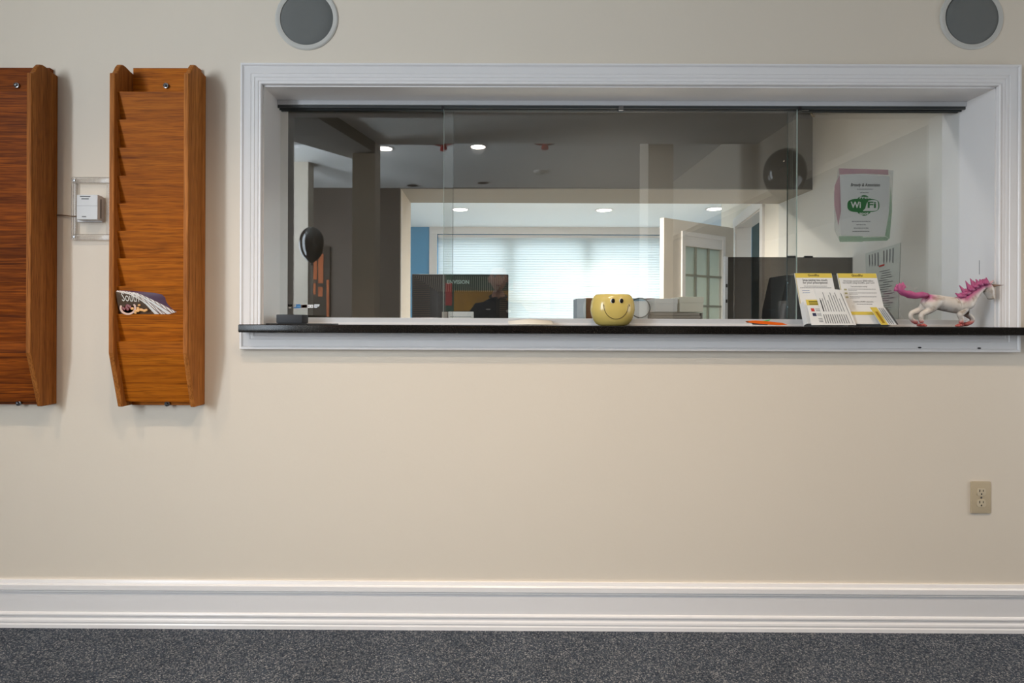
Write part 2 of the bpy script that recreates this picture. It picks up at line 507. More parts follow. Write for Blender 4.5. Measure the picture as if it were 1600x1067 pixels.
# lobby pillars and the dropped beam, seen in the sliding glass
def mirY(d): return 2 * 2.215 - d
S(MB().box(1.395, 1.62, mirY(5.46), mirY(5.16), 0, ZLOW + .2).build('pillar', M_wall))
S(MB().box(-1.25, -1.05, mirY(5.26), mirY(5.02), 0, ZLOW + .2).build('pillar.001', M_wall))
S(MB().box(-2.33, -2.14, mirY(6.75), mirY(6.55), 0, ZHIGH).build('pillar.002', M_wall))
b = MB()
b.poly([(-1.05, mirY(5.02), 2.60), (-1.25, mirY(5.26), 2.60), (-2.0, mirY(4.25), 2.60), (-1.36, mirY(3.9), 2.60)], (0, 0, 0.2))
S(b.build('beam', mat('beam_shade_tone', C(112, 106, 98), 0.8)))  # shade under the beam is put into its darker colour

# ------------------------------------------------------------------ sliding glass window in the opening
YG1, YG2 = 2.205, 2.225
win = S(thing('window_1', ((XO0 + XO1) / 2, 2.215, ZC)))
zt0 = WZ(164, 2.19); zt1 = WZ(156, 2.19)
b = MB(); b.box(XO0 + .004, XO1 - .004, 2.19, 2.26, zt0, ZO1 - .004, 0.002); b.build('top_track', M_track, win)
b = MB(); b.box(XO0 + .004, XO1 - .004, 2.196, 2.202, zt0 - .010, zt0).box(XO0 + .004, XO1 - .004, 2.2145, 2.2185, zt0 - .012, zt0).box(XO0 + .004, XO1 - .004, 2.232, 2.238, zt0 - .010, zt0)
b.build('track_channel', M_darktrack, win)
zb1 = WZ(497, 2.19)
b = MB(); b.box(XO0 + .004, XO1 - .004, 2.19, 2.245, ZC, zb1, .002); b.build('bottom_track', M_track, win)
b = MB(); b.box(XO0 + .004, XO1 - .004, 2.1865, 2.19, ZC, ZC + .0075, .001); b.build('track_lip', M_white, win)
def pane(px0, px1, y, medge):
    x0, x1 = WX(px0, y, 340), WX(px1, y, 340)
    z0, z1 = zb1 - .004, zt0 + .004
    o = MB().box(x0 + .0009, x1 - .0009, y - .003, y + .003, z0, z1).build('glass_pane', M_glass, win)
    MB().box(x0 - .0003, x0 + .0009, y - .003, y + .003, z0, z1).box(x1 - .0009, x1 + .0003, y - .003, y + .003, z0, z1).build('polished_edge', medge, o, local=False)
    return o
p1 = pane(433, 708, YG2, M_edged)
p2 = pane(693, 1245, YG1, M_edgel)
p3 = pane(1230, 1507, YG2, M_edged)
for px_, w_ in ((970, .009), (691.5, .005), (1249, .006)):
    x = WX(px_, 2.2, 170)
    MB().box(x - w_, x + w_, 2.192, 2.203, zt0 - .018, zt0 - .001, .002).build('panel_clip', M_steel if px_ == 970 else M_black, win)
x = WX(1262, 2.195, 170)
MB().box(x - .02, x + .012, 2.20, 2.212, zt0 - .012, zt0 - .001, .002).build('panel_stop', M_black, win)

q = W(1268, 168, 2.255)
MB().tube([q, q + Vector((.004, 0, -.012)), q + Vector((-.003, -.002, -.024)), q + Vector((.006, -.002, -.036)), q + Vector((.012, 0, -.034))], .003, 6).build('hook', mat('brass', C(170, 150, 110), .3, metal=.8), win, smooth=True)

# ------------------------------------------------------------------ countertop
b = MB()
x0 = WX(371.5, 2.0)
b.box(x0, 2.28, 2.0, YW - .0004, ZC - 0.0285, ZC, 0.007, 3)
ct = thing('countertop', (0.4, 2.1, ZC - .03), 'long black polished granite countertop under the sliding glass', 'countertop')
b.build('front_slab', M_granite, ct, smooth=30)
MB().box(XO0 + .004, XO1 - .004, YW, 2.64, ZC - .0285, ZC, .002).build('inner_slab', M_granite, ct, smooth=30)

# ------------------------------------------------------------------ office beyond the glass
XS = 1.90
YH0, YH1 = 3.40, 3.80
ZHD = WZ(294, YH0)
XJ = WX(625, YH0, 400)
S(MB().box(XS, XS + .1, YBK, YH1, 0, 2.75).build('wall_office_right', M_owall))
S(MB().box(-2.1, -2.0, YBK, YH0, 0, 2.75).build('wall_office_left', M_owall))
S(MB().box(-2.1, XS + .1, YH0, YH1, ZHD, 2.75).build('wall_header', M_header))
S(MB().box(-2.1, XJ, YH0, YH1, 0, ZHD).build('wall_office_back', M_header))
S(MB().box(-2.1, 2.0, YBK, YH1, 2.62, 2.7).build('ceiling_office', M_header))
S(MB().box(-2.2, 6.0, YBK, 8.4, -.05, 0).build('floor_office', mat('office_bounce_floor', C(196, 188, 176), 0.6, mottle=.05, mscale=8)))  # unseen floor, made pale so it bounces light to the ceiling
M_cream = mat('lit_return_tone', C(226, 216, 202), 0.6)  # paler copy of the header tone; light on the returns put into colour
S(MB().box(XJ - .001, XJ + .005, YH0, YH1, 0, ZHD).build('lit_jamb_skin', M_cream))  # added lining that carries the lit tone of the jamb
S(MB().box(XJ, XS, YH0, YH1, ZHD - .005, ZHD + .001).build('shaded_soffit_skin', mat('soffit_shade_tone', C(150, 147, 141), .7)))  # added underside layer; its shade is put into the grey
S(MB().box(-2.1, XS + .1, YH1, YH1 + .01, ZHD, 2.44).box(-2.1, XJ, YH1, YH1 + .01, 0, ZHD).build('wall_room_front', M_cream))  # pale layer on the wall's unseen side, added to bounce light
# plain white strip on the jamb of the passage
S(MB().box(XJ - .001, XJ + .006, YH0 + .002, YH0 + .02, 0, ZHD).build('trim_3', M_white))
# room beyond
ZC2 = 2.44
S(MB().box(-2.2, 6.0, YH1, 8.3, ZC2, ZC2 + .06).build('ceiling_room', mat('room_ceiling_paint', C(238, 246, 252), 0.8)))
xw0, xw1 = WX(683, WIN2_Y, 420), 2.55
zw0, zw1 = 0.85, WZ(366, WIN2_Y)
b = MB()
b.box(-2.2, xw0, WIN2_Y, WIN2_Y + .15, 0, ZC2).box(xw1, 6.0, WIN2_Y, WIN2_Y + .15, 0, ZC2)
b.box(xw0, xw1, WIN2_Y, WIN2_Y + .15, 0, zw0).box(xw0, xw1, WIN2_Y, WIN2_Y + .15, zw1, ZC2)
S(b.build('wall_room_back', M_blue_wall))
S(MB().box(-2.3, -2.2, YH1, 8.2, 0, ZC2).build('wall_room_left', M_blue_wall))
w2 = S(thing('window_2', ((xw0 + xw1) / 2, WIN2_Y, zw0)))
b = MB()
b.box(xw0 - .11, xw0, WIN2_Y - .02, WIN2_Y, zw0 - .1, zw1 + .09, .003).box(xw1, xw1 + .11, WIN2_Y - .02, WIN2_Y, zw0 - .1, zw1 + .09, .003)
b.box(xw0 - .11, xw1 + .11, WIN2_Y - .022, WIN2_Y, zw1, ZC2, .003).box(xw0 - .13, xw1 + .13, WIN2_Y - .06, WIN2_Y, zw0 - .03, zw0, .003)
b.build('window_casing', M_white, w2)
muls = [WX(p, WIN2_Y + .1, 420) for p in (797, 917, 1040)]
b = MB()
for xm in muls: b.box(xm - .06, xm + .06, WIN2_Y + .12, WIN2_Y + .20, zw0, zw1)
b.box(xw0, xw0 + .05, WIN2_Y + .12, WIN2_Y + .20, zw0, zw1).box(xw1 - .05, xw1, WIN2_Y + .12, WIN2_Y + .20, zw0, zw1)
b.box(xw0, xw1, WIN2_Y + .12, WIN2_Y + .20, zw1 - .13, zw1).box(xw0, xw1, WIN2_Y + .12, WIN2_Y + .20, zw0, zw0 + .06)
zz = WZ(473, WIN2_Y + .1)
b.box(xw0, xw1, WIN2_Y + .14, WIN2_Y + .18, zz - .035, zz + .035)
b.build('window_frame', mat('window_frame_vinyl', C(220, 232, 230), 0.5), w2)
xs_ = [xw0 + .05] + muls
for a, e in zip(xs_, xs_[1:] + [xw1 - .05]):
    MB().box(a, e, WIN2_Y + .158, WIN2_Y + .162, zw0, zw1).build('pane', M_glass, w2)
# venetian blind
bl = thing('venetian_blind', ((xw0 + xw1) / 2, WIN2_Y + .03, zw0), 'wide white venetian blind lowered over the bright far window', 'blind')
MB().box(xw0 + .01, xw1 - .01, WIN2_Y + .005, WIN2_Y + .045, zw1 - .045, zw1 - .008, .002).build('head_rail', M_white, bl)
def blindmat():
    q = N('blind_slat')
    q.t.nodes.remove(q.b)
    d = q.n('ShaderNodeBsdfDiffuse'); d.inputs[0].default_value = (.82, .86, .86, 1)
    t = q.n('ShaderNodeBsdfTranslucent'); t.inputs[0].default_value = (.85, .90, .92, 1)
    m = q.n('ShaderNodeMixShader'); m.inputs[0].default_value = 0.45
    q.l(d.outputs[0], m.inputs[1]); q.l(t.outputs[0], m.inputs[2]); q.l(m.outputs[0], q.o.inputs[0])
    return q.m
b = MB()
z = zw1 - .06
while z > zw0 + .03:
    t = math.radians(70)
    dy, dz = .0215 * math.cos(t), .0215 * math.sin(t)
    b.poly([(xw0 + .012, WIN2_Y + .025 - dy, z + dz), (xw1 - .012, WIN2_Y + .025 - dy, z + dz), (xw1 - .012, WIN2_Y + .025 + dy, z - dz), (xw0 + .012, WIN2_Y + .025 + dy, z - dz)])
    b.poly([(xw0 + .012, WIN2_Y + .025 - dy, z + dz), (xw1 - .012, WIN2_Y + .025 - dy, z + dz), (xw1 - .012, WIN2_Y + .025 - dy - .006, z + dz - .004), (xw0 + .012, WIN2_Y + .025 - dy - .006, z + dz - .004)])
    z -= .034
tag(b.build('slats', blindmat(), bl), kind='stuff')
b = MB()
for p in (700, 787, 829, 892, 957, 1018):
    xx = WX(p, WIN2_Y, 420); b.box(xx - .002, xx + .002, WIN2_Y + .004, WIN2_Y + .006, zw0 + .03, zw1 - .04)
tag(b.build('ladder_cords', M_white, bl), kind='stuff')
MB().tube([(WX(1032, WIN2_Y - .02, 420), WIN2_Y - .02, zw1 - .03), (WX(1032, WIN2_Y - .02, 420), WIN2_Y - .02, zw1 - .95)], .006, 6).build('tilt_wand', mat('clear_wand', C(190, 200, 200), .2), bl)
MB().box(xw0 + .012, xw1 - .012, WIN2_Y + .012, WIN2_Y + .038, zw0 + .005, zw0 + .025, .002).build('bottom_rail', M_white, bl)
light('far_window_sky', 'AREA', ((xw0 + xw1) / 2, WIN2_Y + 1.1, 1.85), 54, (.84, .93, 1.0), (math.radians(-90), 0, 0), 3.6, 1.9)

# right wall of the far room with its doorway
A = Vector((2.366, 5.54, 0)); dv = Vector((-.206, -1.01, 0)).normalized()
def RW(t, z, off=0.0):
    p = A + dv * t; nrm = Vector((-dv.y, dv.x, 0))   # towards +X side
    nrm = Vector((-dv.y, dv.x, 0)) if (-dv.y) > 0 else Vector((dv.y, -dv.x, 0))
    return Vector((p.x, p.y, z)) + nrm * off
def rwbox(b, t0, t1, z0, z1, o0, o1):
    pts = [RW(t0, z0, o0), RW(t1, z0, o0), RW(t1, z0, o1), RW(t0, z0, o1)]
    b.poly(pts, (0, 0, z1 - z0))
ZD = 2.03
t_near = 1.0
b = MB()
rwbox(b, -.80, 0, 0, ZC2, 0, .12); rwbox(b, t_near - .08, 2.2, 0, ZC2, 0, .12); rwbox(b, 0, t_near - .08, ZD + .01, ZC2, 0, .12)
S(b.build('wall_room_right', mat('room_wall_paint', C(232, 226, 216), .7)))
b = MB()
rwbox(b, -.09, 0, 0, ZD + .09, -.018, 0); rwbox(b, t_near - .08, t_near + .01, 0, ZD + .09, -.018, 0); rwbox(b, -.09, t_near + .01, ZD + .01, ZD + .10, -.02, 0)
rwbox(b, -.005, 0.01, 0, ZD + .01, -.005, .13); rwbox(b, -.005, t_near - .07, ZD, ZD + .012, -.005, .13)
S(b.build('trim_4', M_white))
S(MB().box(3.4, 3.5, 4.0, 7.5, 0, ZC2).build('wall_side_room', mat('side_room_paint', C(84, 98, 96), .8)))
# open glazed door, hinged at the far jamb
fe = W(1037.5, 340, 5.0); fe.z = 0
hg = RW(0, 0, -.03)
ud = (hg - fe); ulen = ud.length; ud.normalize()
nd = Vector((ud.y, -ud.x, 0))
if nd.y > 0: nd = -nd                                # towards the camera
DM = Matrix(((ud.x, -nd.x, 0, fe.x), (ud.y, -nd.y, 0, fe.y), (0, 0, 1, 0), (0, 0, 0, 1)))
def du(px, py=430):
    d = ray(px, py); o = Vector((0, 0, HC))
    t = (fe - o).dot(nd) / d.dot(nd); p = o + d * t
    return (p - fe).dot(ud), p.z
door = S(thing('door_1', fe))
ug0, ug1 = du(1069)[0], du(1127)[0]
zg1 = du(1069, 384)[1]; zg0 = .35
ZDT = du(1039, 340)[1]
b = MB()
th = .045
b.box(0, ug0, 0, th, .01, ZDT, .002).box(ug1, ulen, 0, th, .01, ZDT, .002).box(ug0, ug1, 0, th, zg1, ZDT, .002).box(ug0, ug1, 0, th, .01, zg0, .002)
b.build('door_leaf', mat('door_paint', C(214, 206, 196), .4), door, M=DM)
b = MB()
mw = .045
b.box(ug0 - mw, ug0, -.016, 0, zg0 - mw, zg1 + .13, .005).box(ug1, ug1 + mw, -.016, 0, zg0 - mw, zg1 + .13, .005)
b.box(ug0, ug1, -.016, 0, zg1 + .09, zg1 + .13, .005).box(ug0, ug1, -.016, 0, zg0 - mw, zg0, .005)
b.box(ug0, ug1, -.006, 0, zg1, zg1 + .09, .002).box(ug0, ug1, -.012, -.002, zg1 + .0, zg1 + .018, .003)
b.build('glazing_frame', M_white, door, M=DM)
b = MB()
for p in (1087, 1107):
    u = du(p)[0]; b.box(u - .010, u + .010, -.004, .012, zg0, zg1)
rows = [du(1090, 431)[1]]
dzr = rows[0] - du(1090, 478)[1]
zr = rows[0]
while zr > zg0 + .05:
    b.box(ug0, ug1, -.004, .012, zr - .010, zr + .010); zr -= dzr
b.build('muntin', mat('muntin_paint', C(150, 150, 138), .4), door, M=DM)
b = MB()
zr = zg1
while zr > zg0:
    b.poly([(ug0, .028, zr), (ug1, .028, zr), (ug1, .02, zr - .011), (ug0, .02, zr - .011)]); zr -= .0105
tag(b.build('inner_slats', mat('door_blind', C(240, 246, 236), .5), door, M=DM), kind='stuff')
MB().box(ug0, ug1, .006, .009, zg0, zg1).build('pane', M_glass, door, M=DM)
b = MB()
b.lathe([(.012, 0), (.012, -.03), (.028, -.04), (.03, -.055), (.02, -.065), (0, -.066)], (.07, 0, .95), 'y', 14)
b.build('door_knob', M_steel, door, smooth=True, M=DM)

def recessed(x, y, z, on=True, label=None, power=8, r=.085, group=None):
    t = thing('recessed_light', (x, y, z), label, 'light', group)
    MB().lathe([(r, -.001), (r + .022, -.001), (r + .024, -.004), (r + .004, -.007), (r, -.004), (r, -.001)], (x, y, z), 'z', 28).build('trim_ring', M_white, t, smooth=30)
    MB().lathe([(0, -.003), (r, -.003)], (x, y, z), 'z', 28).build('lens', M_lamp if on else M_lampoff, t)
    if on and power:
        light('recessed_lamp', 'SPOT', (x, y, z - .012), power, (1, .93, .84), radius=.07, angle=150, blend=.7)
    return t
for p, py, lb in ((719, 327, 'lit recessed ceiling light above the back of the black monitor'), (944, 328, 'lit recessed ceiling light at the middle of the far room ceiling'),
                  (1117, 326, 'lit recessed ceiling light above the open white glazed door')):
    d = ray(p, py); Yy = (ZC2 - HC) / d.z * d.y
    q = W(p, py, Yy)
    recessed(q.x, q.y, ZC2, True, lb, 22, group='recessed lights of the far room')

for x_, y_ in ((-.6, 4.9), (.9, 4.6), (1.6, 7.0)):
    light('room_fill', 'SPOT', (x_, y_, ZC2 - .03), 230, (1, .92, .82), radius=.07, angle=150, blend=.7)  # added fill lamps without fixtures, brighten the door and the far room

# ------------------------------------------------------------------ magazine racks
YRF = 1.95
def rack(name, xl, xr, label, mp, seedless=False, screw_px=(260, 262)):
    """oak literature rack hung on the wall; xl, xr = outer faces"""
    z_top = lambda py, Y: WZ(py, Y, 300)
    zf_top, zf_bot, zb = z_top(114, YRF), z_top(552, YRF), z_top(636, 2.0)
    t = thing(name, ((xl + xr) / 2, YW - .06, zb), label, 'rack', 'oak literature racks')
    sp = .0175
    zt = z_top(101, 1.995)
    side = [(YRF, zf_bot), (YRF, zf_top), (YRF + .006, zf_top + .001), (YRF + .013, zf_top + .006), (YRF + .020, zf_top + .018), (YRF + .028, zf_top + .033), (YRF + .038, zt - .004),
            (YRF + .050, zt), (YRF + .064, zt - .001), (YRF + .085, zt - .006), (YW - .0006, zt - .010), (YW - .0006, zb), (2.0, zb)]
    for x in (xl, xr - sp):
        b = MB(); b.poly([(x, y, z) for y, z in side], (sp, 0, 0))
        o = b.build('side_panel', M_oakz, t)
        bv = o.modifiers.new('b', 'BEVEL'); bv.width = .003; bv.segments = 2; bv.limit_method = 'ANGLE'; bv.angle_limit = math.radians(50)
    xi0, xi1 = xl + sp, xr - sp
    MB().box(xi0, xi1, 2.052, YW - .0006, z_top(633, 2.05), z_top(106, 2.05)).build('back_panel', mp, t)
    tops = [143.5, 187, 231, 275, 318, 361, 404, 447.5, 491, 534]
    Yt = 1.966
    for i, py in enumerate(tops):
        zt_ = z_top(py, Yt)
        b = MB()
        if i < 9:
            zl = z_top(tops[i + 1], Yt) - .022
            yl = Yt + .027
            b.poly([(xi0, Yt, zt_), (xi0, Yt + .007, zt_), (xi0, yl + .007, zl), (xi0, yl, zl)], (xi1 - xi0, 0, 0))
        else:
            zl = z_top(628, 2.018)
            zm = z_top(553, Yt + .004)
            b.poly([(xi0, Yt, zt_), (xi0, Yt + .008, zt_), (xi0, 2.030, zl), (xi0, 2.018, zl), (xi0, Yt + .006, zm)], (xi1 - xi0, 0, 0))
        o = b.build('pocket_panel', mp, t)
    for py, yy in ((134.5, 2.05), (631, 2.05)):
        px_ = screw_px[0] if py < 300 else screw_px[1]
        x = WX(px_, yy, py); z = z_top(py, yy)
        b = MB()
        b.lathe([(0, -.012), (.004, -.0115), (.0065, -.009), (.0065, -.006), (.0095, -.005), (.0095, 0)], (x, yy, z), 'y', 14)
        o = b.build('screw', M_steel, t, smooth=40)
        MB().box(x - .004, x + .004, yy - .0125, yy - .0115, z - .0007, z + .0007).box(x - .0007, x + .0007, yy - .0125, yy - .0115, z - .004, z + .004).build('screw_slot', M_black, o)
    return t
xr0, xr1 = WX(170, YRF, 330), WX(294, YRF, 330)
rack('magazine_rack', xr0, xr1, 'narrow oak wall rack with one magazine beside the window', M_oakx)
xq1 = WX(48.5, YRF, 330)
rack('magazine_rack', xq1 - .44, xq1, 'wide empty oak wall rack with bold grain, cut by the left picture edge', M_oakx2, screw_px=(27, 30))

# magazine in the rack
def mag():
    def P(px, py, Y): return W(px, py, Y + .002 + max(0, py - 453) / 47.0 * .033)
    t = thing('magazine', P(215, 500, 1.962), 'curled food magazine drooping in the narrow oak rack', 'magazine')
    def lerp(a, c, k): return tuple(a[i] + (c[i] - a[i]) * k for i in range(len(a)))
    def samp(cv, k):
        n = len(cv) - 1; s = k * n; i = min(int(s), n - 1); return lerp(cv[i], cv[i + 1], s - i)
    A_ = [(181, 456), (183, 470), (186, 485), (189, 502)]
    B_ = [(181.5, 455.5), (203, 460), (225, 473), (246, 496)]
    C_ = [(183, 453.5), (214, 457), (243, 470), (277, 487)]
    D_ = [(195, 453.5), (228, 456), (261, 460), (277, 486)]
    def sheet(c0, c1, y0, y1, name, m, th, n=10, bulge=0.0):
        rows = []
        for i in range(n + 1):
            k = i / n
            a, c = samp(c0, k), samp(c1, k)
            row = []
            for j in range(n + 1):
                q = j / n
                px, py = lerp(a, c, q)
                row.append(P(px, py, y0 + (y1 - y0) * q - bulge * math.sin(math.pi * q)))
            rows.append(row)
        b = MB(); b.grid(rows, (0, th, 0))
        return b.build(name, m, t, smooth=40)
    fc = sheet(A_, B_, 1.946, 1.950, 'front_cover', mat('olive_cover', C(84, 62, 40), .55, mottle=.35, mscale=30), .0012, bulge=.002)
    pm = N('page_edges')
    pb = pm.n('ShaderNodeTexCoord'); wv = pm.n('ShaderNodeTexWave'); wv.inputs['Scale'].default_value = 60; wv.inputs['Distortion'].default_value = 2
    wv.bands_direction = 'DIAGONAL'
    rp = pm.n('ShaderNodeValToRGB'); rp.color_ramp.elements[0].color = C(120, 112, 108); rp.color_ramp.elements[1].color = C(238, 228, 222); rp.color_ramp.elements[1].position = .5
    pm.l(pb.outputs['Object'], wv.inputs['Vector']); pm.l(wv.outputs['Fac'], rp.inputs[0]); pm.l(rp.outputs[0], pm.b.inputs['Base Color'])
    for i in range(4):
        k0, k1 = i / 4, (i + .82) / 4
        c0 = [lerp(a, c, k0) for a, c in zip(B_, C_)]
        c1 = [lerp(a, c, k1) for a, c in zip(B_, C_)]
        sheet(c0, c1, 1.9515 + .002 * i, 1.9530 + .002 * i, 'page', M_paper if i % 2 == 0 else pm.m, .0008)
    sheet(C_, D_, 1.960, 1.966, 'back_cover', mat('purple_cover', C(74, 36, 66), .5, mottle=.5, mscale=18), .0012)
    M_ = T(*P(203.5, 465, 1.9415)) @ RX(math.radians(17)) @ RY(math.radians(3))
    text('South', .046, mat('cream_ink', C(238, 232, 220), .5), t, M_, local=False, width=.058, bold=.0)
    c = P(200, 481, 1.944)
    b = MB(); b.lathe([(0, 0), (.021, 0), (.024, -.0012), (.0285, -.001), (.029, 0)], c, 'y', 22, 1.0, .85)
    b.build('plate_picture', mat('plate_print', C(214, 176, 158), .4), t)
    random.seed(3)
    b = MB()
    for i in range(9):
        a = random.uniform(0, 6.28); r = random.uniform(0, .016)
        b.sphere(c + Vector((r * math.cos(a) - .004, -.0015, r * math.sin(a) * .8)), random.uniform(.004, .006), (1, .2, 1), 8, 6)
    b.build('berry_picture', mat('berry_print', C(120, 40, 40), .4), t)
    b = MB()
    for i in range(12):
        a = random.uniform(0, 6.28); r = random.uniform(0, .018)
        b.sphere(c + Vector((r * math.cos(a) + .028 + .002 * i, -.0015, r * math.sin(a) * .8 - .004)), random.uniform(.003, .0055), (1.2, .2, .9), 8, 6)
    b.build('pastry_picture', mat('pastry_print', C(226, 164, 88), .4), t)
mag()

# ------------------------------------------------------------------ thermostat with its clear guard
gx0, gx1 = WX(115, YW, 330), WX(176, YW, 330)
gz0, gz1 = WZ(376, YW, 140), WZ(278, YW, 140)
gd = thing('thermostat_guard', ((gx0 + gx1) / 2, YW, gz0), 'clear plastic guard frame around the white thermostat', 'guard')
qg = N('clear_acrylic'); qg.b.inputs['Base Color'].default_value = C(226, 220, 212); qg.b.inputs['Roughness'].default_value = .12; qg.b.inputs['Alpha'].default_value = .28
b = MB()
w_ = .021
b.box(gx0, gx1, YW - .012, YW, gz1 - w_, gz1, .004, 2).box(gx0, gx1, YW - .012, YW, gz0, gz0 + w_, .004, 2)
b.box(gx0, gx0 + .017, YW - .012, YW, gz0 + w_, gz1 - w_, .003, 2).box(gx1 - .017, gx1, YW - .012, YW, gz0 + w_, gz1 - w_, .003, 2)
b.build('frame', qg.m, gd, smooth=30)
rimm = mat('acrylic_rim', C(170, 158, 146), .2, alpha=.5)
b = MB()
for zq in (gz1 - .001, gz1 - w_, gz0 + w_, gz0 + .001):
    b.tube([(gx0 + .004, YW - .012, zq), (gx1 - .002, YW - .012, zq)], .0012, 6)
for xq in (gx0 + .001, gx0 + .008, gx0 + .0165):
    b.tube([(xq, YW - .012, gz0 + .004), (xq, YW - .012, gz1 - .004)], .0011, 6)
b.build('raised_rim', rimm, gd)
for xq, zq in ((gx0 + .010, gz1 - .012), (gx0 + .010, gz0 + .012)):
    MB().lathe([(0, -.0145), (.004, -.014), (.005, -.012)], (xq, YW, zq), 'y', 10).build('screw', M_steel, gd)
tx0, tx1 = WX(121, 2.035, 330), WX(154, 2.035, 330)
tz0, tz1 = WZ(343.5, 2.035, 140), WZ(304.5, 2.035, 140)
th_ = thing('thermostat', ((tx0 + tx1) / 2, YW, tz0), 'small white plastic thermostat on the wall between the two oak racks', 'thermostat')
M_tw = mat('thermostat_white', C(206, 206, 206), .4)
bx0, bx1 = WX(126, YW, 330), WX(164, YW, 330)
MB().box(bx0 - .004, bx1 - .001, YW - .013, YW, tz0 - .004, tz1 - .002, .003).build('base_plate', M_tw, th_)
MB().box(tx0, tx1, 2.030, YW - .013, tz0, tz1, .004, 3).build('cover', M_tw, th_, smooth=30)
b = MB()
b.box(tx0 + .013, tx0 + .050, 2.0292, 2.031, tz1 - .0085, tz1 - .005, .0005).box(tx0 + .018, tx0 + .044, 2.0292, 2.031, tz1 - .017, tz1 - .0135, .0005)
b.box(tx1 - .0005, tx1 + .0006, 2.045, 2.049, tz0 + .007, tz1 - .013, .0003)
b.build('vent_slot', M_black, th_)
MB().box(tx0, tx1, 2.0296, 2.0302, (tz0 + tz1) / 2 + .004, (tz0 + tz1) / 2 + .0048).build('seam', M_grey, th_)
MB().box(tx0 + .020, tx0 + .035, 2.0295, 2.0302, tz0 + .009, tz0 + .0125).build('emblem', M_grey, th_)
b = MB()
pts = [W(88, 336, YW - .004), W(96, 336, YW - .005), W(104, 336.5, YW - .006), W(112, 338, YW - .012), W(118, 338, YW - .014), W(122, 338, YW - .013)]
b.tube(pts, .0022, 6)
b.build('wire', mat('brown_wire', C(110, 84, 62), .5), th_, smooth=True)

# ------------------------------------------------------------------ wall speakers
for px_, py_, dx, lab in ((479.5, 29.5, 0, 'round white in-wall speaker above the left end of the window'), (1517.5, 28.5, 0.004, 'round white in-wall speaker above the right end of the window')):
    c = W(px_, py_, YW)
    t = thing('wall_speaker', c, lab, 'speaker', 'round in-wall speakers')
    R1 = 49.3 / 430
    MB().lathe([(R1, 0), (R1, -.003), (R1 - .004, -.006), (R1 - .012, -.0065), (R1 - .018, -.0045), (.0965, -.004), (.096, 0)], c, 'y', 64).build('rim', M_rim, t, smooth=30)
    MB().lathe([(0, -.0042), (.05, -.0040), (.094, -.0028), (.096, -.001)], c + Vector((dx, 0, 0.0)), 'y', 64).build('grille', M_grille, t, smooth=True)

# ------------------------------------------------------------------ outlet
c = W(1531, 776.5, YW)
M_ol = mat('beige_outlet_plate', C(190, 174, 146), .4)
M_ol2 = mat('beige_receptacle', C(200, 186, 160), .4)
t = thing('wall_outlet', c, 'beige duplex wall outlet low on the wall at right', 'outlet')
MB().box(c.x - .0355, c.x + .0355, YW - .006, YW, c.z - .0575, c.z + .0575, .004, 2).build('cover_plate', M_ol, t, smooth=30)
for dz in (.0205, -.0205):
    b = MB()
    pts = []
    for k in range(28):
        a = 2 * math.pi * k / 28
        pts.append((c.x + max(-.0165, min(.0165, .0178 * math.cos(a))), YW - .0072, c.z + dz + max(-.0135, min(.0135, .0178 * math.sin(a)))))
    b.poly(pts, (0, .003, 0))
    o = b.build('receptacle', M_ol2, t)
    MB().box(c.x - .0078, c.x - .0052, YW - .0076, YW - .006, c.z + dz - .000, c.z + dz + .009).box(c.x + .005, c.x + .0072, YW - .0076, YW - .006, c.z + dz + .001, c.z + dz + .008).lathe([(0, -.0076), (.0028, -.0075), (.0028, -.006)], (c.x, YW, c.z + dz - .0075), 'y', 10).build('socket_holes', M_black, o)
MB().lathe([(0, -.0078), (.003, -.0074), (.0035, -.006)], (c.x, YW, c.z), 'y', 12).build('screw', M_steel, t)

# ------------------------------------------------------------------ things on the counter, left to right
YF = 2.10
def cz(px, py, Y): return W(px, py, Y)
# black terminal on its mat
x0, x1 = WX(420, 2.09), WX(522, 2.09)
tag(MB().box(x0, x1, 2.06, 2.15, ZC, ZC + .0035, .001).build('counter_mat', M_blackmatt), 'thin flat black mat at the left end of the countertop', 'mat')
x0, x1 = WX(431.5, 2.075), WX(472, 2.075)
z1 = WZ(492.5, 2.075)
t = thing('card_terminal', ((x0 + x1) / 2, 2.11, ZC + .0035), 'small black box lying on the black mat at left', 'card reader')
M_navy = mat('dark_charcoal_plastic', C(32, 33, 38), .55)
MB().box(x0, x1, 2.075, 2.145, ZC + .0045, z1, .003, 2).build('case', M_navy, t, smooth=30)
MB().box(x0 + .004, x1 - .004, 2.080, 2.140, ZC + .0035, ZC + .006).build('foot_strip', M_blackmatt, t)
